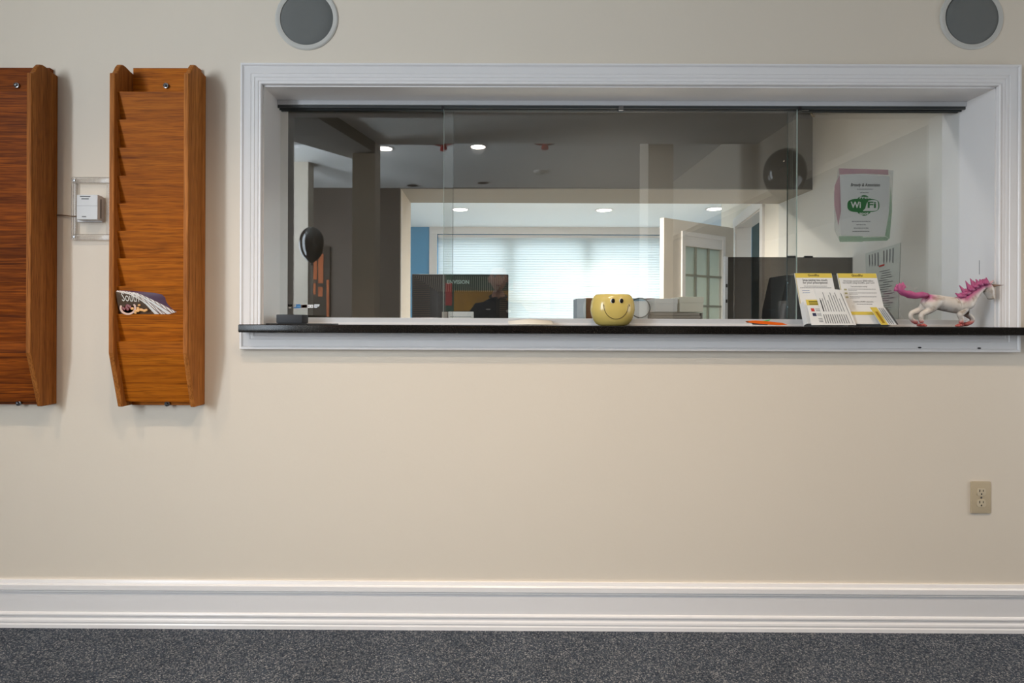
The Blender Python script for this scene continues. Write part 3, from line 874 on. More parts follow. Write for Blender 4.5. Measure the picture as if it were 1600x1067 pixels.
# card logo stickers on the left pane
zz_ = WZ(478, YG2); ys = YG2 - .0036
def sticker(px0, px1, py0, py1, label, build):
    a, c_ = W(px0, py1, ys), W(px1, py0, ys)
    t = thing('card_sticker', ((a.x + c_.x) / 2, ys, a.z), label, 'sticker', 'card logo stickers on the left pane')
    build(t, a.x, c_.x, a.z, c_.z)
def st_dots(t, x0, x1, z0, z1):
    r = (x1 - x0) / 4.4
    b = MB().lathe([(0, 0), (r, 0)], (x0 + r, ys, z1 - r), 'y', 14).lathe([(0, 0), (r, 0)], (x1 - r, ys, z1 - r), 'y', 14)
    b.build('disc', M_paper, t)
    b = MB(); b.box(x0 + r, x1 - r, ys, ys + .0003, z0, z0 + r); b.build('bar', M_paper, t)
def st_blue(t, x0, x1, z0, z1):
    MB().box(x0, x1, ys, ys + .0004, z0, z1).build('panel', mat('sticker_blue', C(60, 140, 220), .4), t)
    MB().box(x0, x0 + (x1 - x0) * .3, ys - .0003, ys, z0 + .3 * (z1 - z0), z1).build('pale_band', mat('sticker_pale', C(190, 205, 215), .4), t)
    MB().box(x0 + (x1 - x0) * .5, x1, ys - .0003, ys, z0 + .35 * (z1 - z0), z0 + .6 * (z1 - z0)).build('light_band', mat('sticker_sky', C(110, 180, 240), .4), t)
def st_red(t, x0, x1, z0, z1):
    MB().box(x0, x1, ys, ys + .0004, z0, z1).build('panel', mat('sticker_brown', C(70, 34, 26), .4), t)
    r = (z1 - z0) * .45; zc_ = (z0 + z1) / 2
    MB().lathe([(0, -.0003), (r, -.0003)], (x0 + (x1 - x0) * .38, ys, zc_), 'y', 16).build('red_disc', mat('sticker_red', C(190, 50, 36), .4), t)
    MB().lathe([(0, -.0005), (r, -.0005)], (x0 + (x1 - x0) * .66, ys, zc_), 'y', 16).build('orange_disc', mat('sticker_orange', C(226, 150, 56), .4), t)
def st_frame(t, x0, x1, z0, z1):
    MB().box(x0, x1, ys, ys + .0004, z0, z1).build('panel', M_paper, t)
    MB().box(x0 + .004, x1 - .004, ys - .0003, ys, z0 + .0045, z1 - .0045).build('dark_field', mat('sticker_slate', C(60, 66, 74), .4), t)
    MB().box(x0 + .007, x1 - .007, ys - .0005, ys - .0003, z0 + .0085, z1 - .0085).build('white_bar', M_paper, t)
def st_tag(t, x0, x1, z0, z1):
    b = MB(); b.poly([(x0, ys, z0), (x0 + (x1 - x0) * .45, ys, z0), (x0 + (x1 - x0) * .6, ys, z0 + (z1 - z0) * .3), (x1 - .003, ys, z0 + (z1 - z0) * .4), (x1, ys, z1), (x0, ys, z1)], (0, .0004, 0)); b.build('panel', mat('sticker_silver', C(210, 214, 218), .4), t)
    MB().box(x0 + .003, x1 - .006, ys - .0003, ys, z0 + (z1 - z0) * .45, z0 + (z1 - z0) * .58).build('grey_bar', M_grey, t)
sticker(449.5, 456.5, 475.5, 481.5, 'sticker of two small white dots, leftmost of the row above the terminal', st_dots)
sticker(459.5, 469.5, 475.5, 481.5, 'small blue and pale card sticker on the left pane', st_blue)
sticker(471, 479.5, 476, 480.8, 'tiny brown card sticker with red and orange discs on the left pane', st_red)
sticker(480.5, 489.5, 476, 481, 'small white framed sticker with dark centre on the left pane', st_frame)
sticker(491, 499.5, 475.5, 481, 'small silver notched sticker, rightmost of the row on the left pane', st_tag)

# folded white sheet on the track
b = MB()
rows = []
for i in range(9):
    k = i / 8
    rows.append([(lerp_x, yy, z) for lerp_x, yy, z in [
        (WX(794, 2.16) + .0 * k, 2.105 + .078 * k, ZC + .002 + .014 * math.sin(k * 1.3)),
        (WX(826, 2.16), 2.105 + .078 * k, ZC + .003 + .021 * math.sin(k * 1.3)),
        (WX(862, 2.16), 2.105 + .078 * k, ZC + .002 + .016 * math.sin(k * 1.3))]])
b.grid(rows, (0, 0, .0008))
tag(b.build('paper_sheet', mat('cream_paper', C(226, 220, 208), .7), smooth=True), 'curled off-white paper sheet lying on the counter left of the yellow pot', 'paper')

# smiling yellow pot
pc = W(957, 507, 2.115)
pt = thing('smiling_pot', (pc.x, pc.y, ZC), 'round yellow ceramic pot with a smiling face', 'pot')
rw = 34.2 / 890 * 2.115; hh = 48.5 / 890 * 2.115
M_pot = mat('yellow_glaze', C(208, 184, 104), .2)
POT = [(.50, 0), (.64, .012), (.75, .06), (.865, .17), (.955, .32), (1.0, .50), (.992, .64), (.955, .78), (.90, .88), (.835, .95), (.77, .988), (.72, 1.0)]
def pot_r(h):
    u = max(0, min(1, h / hh))
    for (r0, u0), (r1, u1) in zip(POT, POT[1:]):
        if u <= u1: return rw * (r0 + (r1 - r0) * (u - u0) / (u1 - u0))
    return rw * .72
pf = [(0, .002)] + [(rw * r, hh * u) for r, u in POT] + [(rw * .69, hh * .985), (rw * .70, hh * .7), (0, hh * .5)]
MB().lathe(pf, (pc.x, pc.y, ZC), 'z', 56, 1, .72).build('bowl', M_pot, pt, smooth=60)
def pot_pt(px, py, out=.0006):
    # point on the pot's front along the ray
    for Y_ in [pc.y - rw * .76 + .0005 * i for i in range(200)]:
        q = W(px, py, Y_)
        h = q.z - ZC
        if 0 < h < hh:
            r = pot_r(h)
            if ((q.x - pc.x) / r) ** 2 + ((q.y - pc.y) / (r * .72)) ** 2 <= 1:
                return q - Vector((0, out, 0))
    return W(px, py, pc.y - rw * .7)
for ex in (957.3, 971.2):
    q = pot_pt(ex - .6, 470, .001)
    ey = MB().sphere(q, .0088, (.86, .28, 1), 14, 10).build('eye_white', M_paper, pt, smooth=True)
    q = pot_pt(ex + (.4 if ex < 960 else -.2), 470, .0025)
    MB().sphere(q, .0074, (.92, .3, 1.12), 14, 10).build('pupil', mat('black_glaze', C(26, 20, 18), .1), ey, smooth=True)
pts = []
for k in range(25):
    a = math.pi * (1.0 + k / 24)
    pts.append(pot_pt(962.5 + 19 * math.cos(a), 477 + 21.5 * math.sin(-a) * 1.0, .0002))
b = MB(); b.tube(pts, .0011, 6)
for p in ((942.5, 475.5), (982.5, 475.5)):
    b.tube([pot_pt(p[0], p[1], .0003), pot_pt(p[0] + 1.5, p[1] + 3.2, .0003)], .0014, 6)
b.build('painted_smile', mat('brown_glaze', C(66, 44, 20), .3), pt, smooth=True)
# orange clip with a bit of green
b = MB()
a0 = W(1169, 503, 2.10); a1 = W(1231, 507.2, 2.12)
op = thing('orange_scissors', (a0 + a1) / 2 * 1.0, 'bright orange scissors with a green clip lying on the countertop', 'scissors')
op.location.z = ZC
M_or = mat('orange_plastic', C(240, 104, 20), .35)
def at_(px, py, Y): return W(px, py, Y)
b = MB()
b.poly([at_(1168.5, 502, 2.10), at_(1180, 500.6, 2.10), at_(1200, 502, 2.10), at_(1222, 504.3, 2.10), at_(1231, 507.4, 2.10), at_(1218, 508.2, 2.10), at_(1196, 506.4, 2.10), at_(1180, 505.2, 2.10), at_(1171, 503.9, 2.10)], (0, .022, 0))
b.build('handle', M_or, op)
b = MB(); b.poly([at_(1177, 505, 2.098), at_(1200, 506.5, 2.098), at_(1199, 508.0, 2.098), at_(1178, 507.2, 2.098)], (0, .012, 0)); b.build('blade', M_steel, op)
b = MB(); b.poly([at_(1193, 501.6, 2.104), at_(1197, 500.2, 2.104), at_(1204, 499.3, 2.104), at_(1201, 501.8, 2.104)], (0, .012, 0)); b.build('clip', mat('green_plastic', C(80, 190, 110), .35), op)

# brochure displays
def brochure(name, xl, w, ybase, label, kind):
    hgt = .214; lean = -math.atan2(.068, .2)
    t = thing(name, (xl + w / 2, ybase, ZC + .001), label, 'brochure stand', 'cardboard brochure stands', rot=(lean, 0, 0))
    L = dict(parent=t, local=True)
    cw = w / 2
    MB().box(-cw, cw, 0, .003, 0, hgt).build('backboard', M_paper, **L)
    MB().box(-cw + .003, cw - .001, -.0004, 0, hgt - .019, hgt).build('header_band', M_yellow, **L)
    text('GoodRx', .0125, mat('brown_ink', C(92, 76, 16), .6), t, T(0, -.0006, hgt - .009), bold=.0004)
    # easel strut behind
    b = MB(); b.poly([(-.03, .003, .004), (.03, .003, .004), (.02, .003, .15), (-.02, .003, .15)], (0, .0015, 0)); b.build('easel_back', M_paper, **L)
    b = MB()
    def lines(b, x0, x1, zs, hh_=.0016, jitter=.0):
        for z_ in zs:
            x = x0
            while x < x1 - .003:
                wl = random.uniform(.004, .011)
                b.box(x, min(x + wl, x1), -.0008, 0, z_ - hh_ / 2, z_ + hh_ / 2); x += wl + .0015
    if kind == 0:
        text('Stop paying too much', .0135, M_ink, t, T(.002, -.0006, hgt - .0285), width=w * .66, bold=.0001)
        text('for your prescriptions!', .0135, M_ink, t, T(.002, -.0006, hgt - .0395), width=w * .66, bold=.0001)
        random.seed(11)
        lines(b, -cw + .028, cw - .028, [hgt - .0535]); lines(b, -cw + .012, cw - .012, [hgt - .0605])
        tag(b.build('small_print', M_grey, **L), kind='stuff')
        b = MB(); lines(b, -cw + .018, -cw + .045, [hgt - .071, hgt - .081]); tag(b.build('blue_print', M_blue, **L), kind='stuff')
        b = MB(); b.box(-cw + .002, cw, -.026, -.024, 0, .088)
        b.box(-cw, -cw + .002, -.026, 0, 0, .088).box(cw - .002, cw, -.026, 0, 0, .088).box(-cw, cw, -.026, 0, 0, .002)
        pk = b.build('pocket', M_paper, **L)
        b = MB(); lines(b, -cw + .018, -cw + .045, [.013, .022, .033], .0012); tag(b.build('pocket_print', M_grey, pk, local=True, M=T(0, -.0262, 0)), kind='stuff')
    else:
        text('Americans saved over $500 million', .0095, M_ink, t, T(.0, -.0006, hgt - .0315), width=w * .76)
        text('last month using GoodRx, your turn!', .0095, M_ink, t, T(.0, -.0006, hgt - .0395), width=w * .80)
        text('Your prescription savings', .0075, M_ink, t, T(-.002, -.0006, hgt - .0545), width=w * .42)
        random.seed(12)
        for q in (.0655, .081, .0965): lines(b, -cw + .030, cw - .016, [hgt - q]); lines(b, -cw + .030, -cw + .066, [hgt - q - .005], .0011)
        lines(b, -cw + .05, cw - .04, [hgt - .126])
        tag(b.build('small_print', M_grey, **L), kind='stuff')
        b = MB()
        for q in (.067, .082, .098):
            b.box(-cw + .014, -cw + .024, -.0008, 0, hgt - q - .003, hgt - q + .003)
        tag(b.build('pictogram', mat('khaki_ink', C(176, 170, 130), .6), **L), kind='stuff')
        text('Available at 70,000+ pharmacies', .0075, M_ink, t, T(.002, -.0006, hgt - .1165), width=w * .5)
        b = MB(); b.box(-cw, cw, -.026, -.024, 0, .050).box(-cw, -cw + .002, -.026, 0, 0, .050).box(cw - .002, cw, -.026, 0, 0, .050).box(-cw, cw, -.026, 0, 0, .002)
        pk = b.build('pocket', M_paper, **L)
        MB().box(-cw, cw, -.0268, -.026, .036, .048).build('yellow_band', M_yellow, pk, local=True)
    MB().box(-cw, -cw + .0035, -.0003, .0001, 0, hgt).build('card_edge', mat('cream_card', C(200, 190, 150), .6), **L)
    return t
xa = WX(1262, 2.10); wa = .1425
s1 = brochure('brochure_stand', xa, wa, 2.125, 'white brochure stand with two-line heading, left of two, against the glass', 0)
xb = WX(1331.5, 2.10); wb = .150
s2 = brochure('brochure_stand', xb, wb, 2.125, 'white brochure stand with checklist and low pocket, beside the unicorn', 1)
# leaflets leaning in the pockets (things of their own)
def leaflet(name, corners, label, m, cat='leaflet', thick=.0015, group=None):
    """corners: px, py, Y of TL, TR, BR, BL"""
    q = [W(*c_) for c_ in corners]
    base = (q[2] + q[3]) / 2
    t = thing(name, base, label, cat, group)
    nrm = (q[1] - q[0]).cross(q[3] - q[0]).normalized()
    if nrm.y > 0: nrm = -nrm
    b = MB(); b.poly(q, -nrm * thick); b.build('card', m, t)
    def pq(u, v, o=.0005): return (q[0] * (1 - u) + q[1] * u) * (1 - v) + (q[3] * (1 - u) + q[2] * u) * v + nrm * o
    return t, pq
def stripe(b, pq, u0, u1, v0, v1, o=.0005):
    b.poly([pq(u0, v0, o), pq(u1, v0, o), pq(u1, v1, o), pq(u0, v1, o)])
YB1, YT1 = 2.082, 2.112
t, pq = leaflet('leaflet', [(1272, 452, YT1), (1310.5, 453, YT1), (1334, 508, YB1), (1288.5, 508, YB1)], 'white leaflet of rotated text lines slanting in front of left brochure stand', M_paper)
b = MB(); random.seed(5)
for i in range(9):
    u = .10 + .095 * i
    v = random.choice([.08, .16, .25, .3]); 
    stripe(b, pq, u, u + .025, v, .62)
for i in range(11):
    u = .06 + .08 * i
    stripe(b, pq, u, u + .03, .70, .95)
tag(b.build('printed_lines', M_grey, t), kind='stuff')
b = MB(); stripe(b, pq, .10, .14, .3, .62, .0007); b.build('bold_line', M_ink, t)
t, pq = leaflet('leaflet', [(1304, 452, YT1 + .004), (1315, 453, YT1 + .004), (1338, 508, YB1 + .004), (1326, 508, YB1 + .004)], 'second white leaflet showing behind the rotated-text leaflet', M_paper)
b = MB()
for u in (.35, .6): stripe(b, pq, u, u + .1, .1, .95)
tag(b.build('printed_lines', M_grey, t), kind='stuff')
t, pq = leaflet('leaflet', [(1258.5, 467, YT1 - .005), (1279, 467, YT1 - .005), (1296, 508, YB1 + .002), (1268, 508, YB1 + .002)], 'pictured pamphlet with yellow top band in the left brochure stand', M_paper)
b = MB(); stripe(b, pq, .0, 1, .03, .24); b.build('yellow_band', M_yellow, t)
b = MB(); stripe(b, pq, .18, 1, .08, .14, .0007); stripe(b, pq, .18, 1, .17, .22, .0007); b.build('band_lettering', mat('olive_ink', C(120, 110, 20), .6), t)
b = MB(); stripe(b, pq, .20, .42, .36, .48); b.build('red_picture', M_red, t)
b = MB(); stripe(b, pq, .22, .45, .54, .66); b.build('blue_picture', mat('navy_print', C(40, 44, 80), .6), t)
b = MB()
for v in (.38, .44, .57, .62, .74, .80, .86): stripe(b, pq, .5, .95, v, v + .02)
tag(b.build('printed_lines', M_grey, t), kind='stuff')
t, pq = leaflet('leaflet', [(1359, 480, 2.100), (1382, 480, 2.100), (1401.5, 507.6, YB1), (1377, 507.6, YB1)], 'yellow and white card slanting in the right brochure stand', M_paper)
b = MB(); stripe(b, pq, 0, .45, 0, 1); b.build('yellow_band', M_yellow, t)
b = MB(); stripe(b, pq, .15, .33, .25, .9, .0007); b.build('band_lettering', mat('ochre_ink', C(170, 130, 20), .6), t)
b = MB()
for u in (.55, .68, .81): stripe(b, pq, u, u + .045, .05, .95)
tag(b.build('printed_lines', M_grey, t), kind='stuff')
t, pq = leaflet('leaflet', [(1377, 480, 2.106), (1386, 480, 2.106), (1404, 507, YB1 + .008), (1396, 507.6, YB1 + .008)], 'dark grey card edge behind the yellow and white card', mat('grey_card', C(96, 96, 94), .6))

# ------------------------------------------------------------------ toy unicorn
def unicorn():
    YU = 2.030
    def K(cx, cy, dy=0.0):
        return W(1380 + cx / 8.0, 420 + cy / 8.0, YU + dy)
    base = K(740, 715); base.z = ZC
    t = thing('toy_unicorn', base, 'toy unicorn with pink mane and tail galloping at the right end of the counter', 'toy')
    k = YU / 890.0 / 8.0           # metres per crop pixel
    V, E, R = [], [], []
    def chain(prev, pts):
        for (cx, cy, dy, r) in pts:
            V.append(K(cx, cy, dy)); R.append(r * k * (1.22 if r > 30 else 1.42))
            i = len(V) - 1
            if prev is not None: E.append((prev, i))
            prev = i
        return prev
    pel = chain(None, [(600, 405, 0, 100)])
    sh = chain(pel, [(690, 425, 0, 88), (800, 445, 0, 86), (910, 455, 0, 92), (1000, 440, 0, 96)])
    rump = chain(pel, [(540, 385, 0, 62)])
    n = chain(sh, [(1060, 390, 0, 76), (1125, 320, 0, 56), (1190, 255, 0, 47), (1250, 215, 0, 44)])
    hd = chain(n, [(1300, 225, 0, 54), (1315, 272, 0, 52), (1338, 322, 0, 40), (1348, 358, 0, 33), (1346, 384, 0, 30)])
    s = .017
    # hind legs: near (towards the viewer) and far
    chain(pel, [(585, 460, -s, 66), (600, 510, -s, 48), (540, 540, -s, 32), (478, 565, -s, 24), (470, 610, -s, 20), (472, 645, -s, 19), (490, 680, -s, 22)])
    chain(pel, [(520, 450, s, 60), (500, 500, s, 42), (430, 525, s, 30), (345, 558, s, 23), (338, 605, s, 19), (365, 645, s, 19), (430, 680, s, 21)])
    # fore legs
    chain(sh, [(1025, 480, -s, 54), (985, 545, -s, 36), (955, 575, -s, 29), (965, 600, -s, 22), (985, 640, -s, 19), (965, 690, -s, 22)])
    chain(sh, [(1010, 500, s, 48), (1030, 560, s, 34), (1085, 595, s, 25), (1122, 630, s, 23), (1105, 665, s, 18), (1050, 690, s, 19), (990, 695, s, 20)])
    # ears
    me = skin_mesh(V, E, R, 0, 2)
    bm = bmesh.new(); bm.from_mesh(me)
    bmesh.ops.translate(bm, vec=-base, verts=bm.verts)
    m2 = bpy.data.meshes.new('body'); bm.to_mesh(m2); bm.free()
    bpy.data.meshes.remove(me)
    ca = m2.color_attributes.new('tint', 'FLOAT_COLOR', 'POINT')
    white, pink, rose, dirt = Vector((.62, .56, .50)), Vector((.46, .09, .24)), Vector((.52, .12, .11)), Vector((.28, .22, .16))
    def dist_seg(p, a, b_):
        ab = b_ - a; tt = max(0, min(1, (p - a).dot(ab) / ab.length_squared)); return (p - (a + ab * tt)).length
    mane_line = [K(c[0], c[1]) - base for c in ((960, 350), (1040, 300), (1120, 245), (1200, 195), (1280, 165))]
    tail0 = K(530, 335) - base
    for i, v in enumerate(m2.vertices):
        p = v.co.copy(); p2 = Vector((p.x, 0, p.z))
        c = white.copy()
        d = min(dist_seg(p2, Vector((a.x, 0, a.z)), Vector((e.x, 0, e.z))) for a, e in zip(mane_line, mane_line[1:]))
        w_ = max(0, min(1, 1 - (d - 30 * k) / (50 * k))); c = c.lerp(pink, w_)
        d = (p2 - Vector((tail0.x, 0, tail0.z))).length
        c = c.lerp(pink, max(0, min(1, 1.3 - d / (75 * k))))
        h = p.z
        c = c.lerp(rose, max(0, min(1, (95 * k - h) / (35 * k))))
        ca.data[i].color = (*c, 1)
    q = N('unicorn_paint')
    at = q.n('ShaderNodeVertexColor'); at.layer_name = 'tint'
    no = q.n('ShaderNodeTexNoise'); no.inputs['Scale'].default_value = 45; no.inputs['Detail'].default_value = 5
    tc = q.n('ShaderNodeTexCoord'); q.l(tc.outputs['Object'], no.inputs['Vector'])
    rp = q.n('ShaderNodeValToRGB'); rp.color_ramp.elements[0].position = .32; rp.color_ramp.elements[0].color = (.55, .47, .38, 1); rp.color_ramp.elements[1].position = .48; rp.color_ramp.elements[1].color = (1, 1, 1, 1)
    q.l(no.outputs['Fac'], rp.inputs[0])
    mx = q.n('ShaderNodeMixRGB'); mx.blend_type = 'MULTIPLY'; mx.inputs[0].default_value = .8
    q.l(at.outputs[0], mx.inputs[1]); q.l(rp.outputs[0], mx.inputs[2]); q.l(mx.outputs[0], q.b.inputs['Base Color'])
    q.b.inputs['Roughness'].default_value = .42
    m2.materials.append(q.m)
    for p in m2.polygons: p.use_smooth = True
    o = bpy.data.objects.new('body', m2); COL.objects.link(o); o.parent = t
    M_pink = mat('pink_paint', C(172, 78, 124), .5, mottle=.35, mscale=60)
    # tail of several strands
    b = MB()
    for dy, dx, top in ((0, 0, (245, 165)), (-.004, -10, (205, 175)), (.004, -18, (170, 190)), (0, -6, (150, 225)), (-.003, 4, (262, 190))):
        pts = [K(545, 338, 0), K(480, 325, dy), K(400, 338, dy), K(320, 325 + dx, dy), K(255 + dx, 300, dy), K(215 + dx, 255, dy), K(top[0], top[1] + 35, dy), K(top[0], top[1], dy)]
        b.tube(pts, [36 * k, 42 * k, 40 * k, 38 * k, 36 * k, 33 * k, 24 * k, 5 * k], 10)
    b.build('tail', M_pink, t, smooth=True)
    # mane locks along the crest
    b = MB()
    random.seed(9)
    roots = [(985, 350), (1010, 330), (1035, 312), (1060, 290), (1085, 268), (1110, 248), (1135, 228), (1160, 212), (1190, 196), (1220, 184), (1250, 178), (1280, 178)]
    tips = [(905, 300), (935, 322), (955, 205), (985, 250), (1030, 150), (1050, 175), (1090, 120), (1125, 150), (1160, 122), (1205, 130), (1245, 128), (1285, 108)]
    for (a, e) in zip(roots, tips):
        for dy in (-.006, .005):
            mid = ((a[0] + e[0]) / 2 + 12, (a[1] + e[1]) / 2 + 18)
            b.tube([K(a[0] + 12, a[1] + 26, dy), K(a[0], a[1], dy * 1.6), K(*mid, dy), K(e[0] + random.uniform(-6, 6), e[1] + random.uniform(-4, 8), dy * .4)], [30 * k, 32 * k, 22 * k, 3 * k], 8)
    for (a, e) in zip(roots[1::2], [(930, 345), (985, 320), (1060, 250), (1120, 215), (1190, 185), (1270, 150)]):
        b.tube([K(a[0] + 10, a[1] + 10, -.016), K((a[0] + e[0]) / 2, (a[1] + e[1]) / 2 + 10, -.019), K(e[0], e[1], -.014)], [26 * k, 20 * k, 3 * k], 8)
    for i in range(26):
        u = i / 25
        ax, ay = 965 + 320 * u, 345 - 185 * u + 30 * math.sin(math.pi * u) * -1
        ox, oy = random.uniform(-30, -8), random.uniform(-38, -14)
        dy = random.uniform(-.008, .008)
        b.tube([K(ax + 14, ay + 34, dy), K(ax, ay + 8, dy * 1.5), K(ax + ox, ay + oy, dy)], [24 * k, 22 * k, 4 * k], 7)
    b.build('mane', M_pink, t, smooth=True)
    # horn with spiral, ear, eye, nostril
    hornm = mat('bronze_horn', C(120, 86, 58), .4)
    b = MB()
    pts = [K(1362 + i * 12.2, 214 - i * 1.1) for i in range(13)]
    b.tube(pts, [22 * k * (1 - i / 12.6) * (1.0 if i % 2 else .86) for i in range(13)], 10)
    b.build('horn', hornm, t, smooth=True)
    b = MB()
    for dy in (-.010, .010):
        b.tube([K(1330, 190, dy), K(1355, 165, dy * 1.2), K(1382, 140, dy * 1.2)], [15 * k, 14 * k, 2 * k], 8)
    b.build('ear', mat('pale_pink_paint', C(214, 170, 172), .45), t, smooth=True)
    for dy in (-.0118, .0118):
        MB().sphere(K(1364, 252, dy), 13 * k, (1, .7, .8), 12, 8).build('eye', M_black, t, smooth=True)
    b = MB(); b.sphere(K(1368, 352, -.0055), 6 * k, (1, .6, 1), 8, 6); b.build('nostril', mat('nostril_paint', C(110, 84, 74), .5), t)
    # cloven feet
    M_hoof = mat('rose_hoof_paint', C(178, 84, 76), .45, mottle=.35, mscale=80)
    for cx, cy, dy, dxx in ((500, 690, -s, 18), (450, 690, s, 25), (950, 695, -s, -18), (980, 698, s, -22)):
        b = MB()
        c = K(cx, cy, dy)
        b.sphere(c + Vector((0, 0, 1 * k)), 26 * k, (1.15, .9, .78), 14, 10).sphere(c + Vector((dxx * k, -.003, -7 * k)), 20 * k, (1.2, .7, .7), 12, 8).sphere(c + Vector((dxx * k, .003, -7 * k)), 20 * k, (1.2, .7, .7), 12, 8)
        mz = min(v.co.z for v in b.bm.verts)
        bmesh.ops.translate(b.bm, vec=(0, 0, ZC - mz + .0005), verts=b.bm.verts)
        b.build('hoof', M_hoof, t, smooth=True)
unicorn()

# ------------------------------------------------------------------ wifi notice in its plastic sleeve (on the inside of the right pane)
def wifi():
    Yp = YG2 + .005
    a, c_ = W(1303, 377, Yp), W(1395, 264, Yp)
    t = thing('wifi_notice', ((a.x + c_.x) / 2, Yp, a.z), 'white wireless notice in a plastic sleeve taped to right pane', 'notice')
    def clear(name, col, al):
        return mat(name, col, .25, alpha=al)
    P_ = lambda px, py, o=0: W(px, py, Yp + o)
    b = MB(); b.poly([P_(1310, 263, .004), P_(1396, 266, .004), P_(1394, 320, .004), P_(1390, 372, .004), P_(1385, 376, .004), P_(1312, 377, .004), P_(1304, 360, .004), P_(1303, 300, .004)], (0, .0006, 0))
    b.build('sleeve_back', clear('clear_sleeve', C(200, 200, 196), .25), t)
    b = MB()
    pg = [P_(1312, 273, .002), P_(1350, 272, .002), P_(1390, 276, .002), P_(1389, 330, .002), P_(1383, 368, .002), P_(1345, 369, .002), P_(1313, 367, .002), P_(1311, 320, .002)]
    b.poly(pg, (0, .0008, 0)); b.build('page', mat('notice_paper', C(220, 220, 218), .6), t)
    b = MB(); b.poly([P_(1311, 263, .001), P_(1388, 265, .001), P_(1388, 273, .001), P_(1350, 271, .001), P_(1312, 272.5, .001)], (0, .0004, 0))
    b.poly([P_(1304, 290, .001), P_(1312, 273, .001), P_(1314, 330, .001), P_(1310, 352, .001), P_(1303.5, 320, .001)], (0, .0004, 0))
    b.build('pink_edge', clear('pink_film', C(206, 160, 172), .5), t)
    b = MB(); b.poly([P_(1311, 369, .001), P_(1348, 369, .001), P_(1348, 378, .001), P_(1312, 378, .001)], (0, .0004, 0))
    b.poly([P_(1392, 290, .001), P_(1389, 335, .001), P_(1383, 368, .001), P_(1390, 373, .001), P_(1394, 330, .001)], (0, .0004, 0))
    b.poly([P_(1348, 371, .001), P_(1385, 370, .001), P_(1389, 373, .001), P_(1386, 376, .001), P_(1348, 377, .001)], (0, .0004, 0))
    b.build('green_edge', clear('green_film', C(150, 190, 156), .45), t)
    k = Yp / 890.0
    o1 = -.0002
    def wp(px, py, d=0): return W(px, py, Yp + .002 + o1 - d)
    text('Broady & Associates', .018, M_ink, t, T(*wp(1352, 289)), local=False, shear=.25, width=46 * k, bold=.0003)
    # logo: green cloud
    cx, cy = 1349, 321
    b = MB()
    pts = []
    for kk in range(48):
        an = 2 * math.pi * kk / 48
        # squircle
        n_ = 4.0
        px = 25 * math.copysign(abs(math.cos(an)) ** (2 / n_), math.cos(an)); py = 10.5 * math.copysign(abs(math.sin(an)) ** (2 / 3.0), math.sin(an))
        pts.append(wp(cx + px, cy + py))
    b.poly(pts)
    pts = [wp(cx + 1 + 13.5 * math.cos(2 * math.pi * kk / 32), cy + 16.2 * math.sin(2 * math.pi * kk / 32), .0001) for kk in range(32)]
    b.poly(pts)
    b.build('logo_cloud', M_green, t)
    b = MB()
    pts = [wp(cx + q[0], cy + q[1], .0003) for q in ((-1, 8.6), (3, 4.5), (5, -3), (8, -7.5), (13, -8.6), (18, -8.6), (22, -7), (23.2, -2), (23.2, 3), (22, 7), (18, 8.6), (8, 8.6))]
    b.poly(pts); b.build('logo_bubble', mat('logo_white', C(222, 222, 220), .6), t)
    text('Wi', .034, M_paper, t, T(*wp(cx - 11.5, cy - .5, .0006)), local=False, width=16 * k, bold=.0009)
    text('Fi', .034, M_green, t, T(*wp(cx + 13, cy - .5, .0006)), local=False, width=13 * k, bold=.0009)
    text('Free', .017, M_paper, t, T(*wp(cx + 2, cy - 12.3, .0006)), local=False, width=16 * k, bold=.0003)
    text('spot', .017, M_paper, t, T(*wp(cx + 1, cy + 12.5, .0006)), local=False, width=14.5 * k, bold=.0003)
    b = MB(); random.seed(21)
    for py, x0, x1 in ((295.5, 1339, 1364), (301, 1344, 1358), (346, 1331, 1360), (351, 1338, 1353), (356.3, 1334, 1357), (361.5, 1332, 1359)):
        x = x0
        while x < x1:
            w_ = random.uniform(2, 4.5)
            b.poly([wp(x, py - .6), wp(min(x + w_, x1), py - .6), wp(min(x + w_, x1), py + .6), wp(x, py + .6)]); x += w_ + .7
    tag(b.build('small_print', M_grey, t), kind='stuff')
wifi()

# schedule sheet on the office side wall
def sidept(px, py, off=.002):
    d = ray(px, py); xx = XS - off
    tt = xx / d.x
    return Vector((xx, d.y * tt, HC + d.z * tt))
pts = [sidept(1352, 396), sidept(1407.5, 379), sidept(1403, 507), sidept(1356, 506)]
t = thing('wall_schedule', pts[3], 'curled pale printed sheet on the side wall behind brochure stand', 'paper')
b = MB(); b.poly(pts, (-.001, 0, 0)); b.build('sheet', mat('pale_sheet', C(200, 204, 198), .7), t)
b = MB(); random.seed(31)
def sq(u, v, o=.0035):
    p = (pts[0] * (1 - u) + pts[1] * u) * (1 - v) + (pts[3] * (1 - u) + pts[2] * u) * v
    return Vector((XS - o - .001, p.y, p.z))
for i in range(9):
    u = .12 + .085 * i
    if i in (4,): continue
    b.poly([sq(u, .04), sq(u + .03, .04), sq(u + .03, random.uniform(.16, .26)), sq(u, .22)])
for i in range(22):
    v = .30 + .03 * i
    u0 = random.uniform(.4, .55)
    b.poly([sq(u0, v), sq(u0 + random.uniform(.2, .38), v), sq(u0 + .3, v + .008), sq(u0, v + .008)])
tag(b.build('printed_lines', M_grey, t), kind='stuff')
b = MB(); b.poly([sq(.42, .22, .004), sq(.58, .215, .004), sq(.58, .235, .004), sq(.42, .24, .004)]); b.build('red_mark', M_red, t)

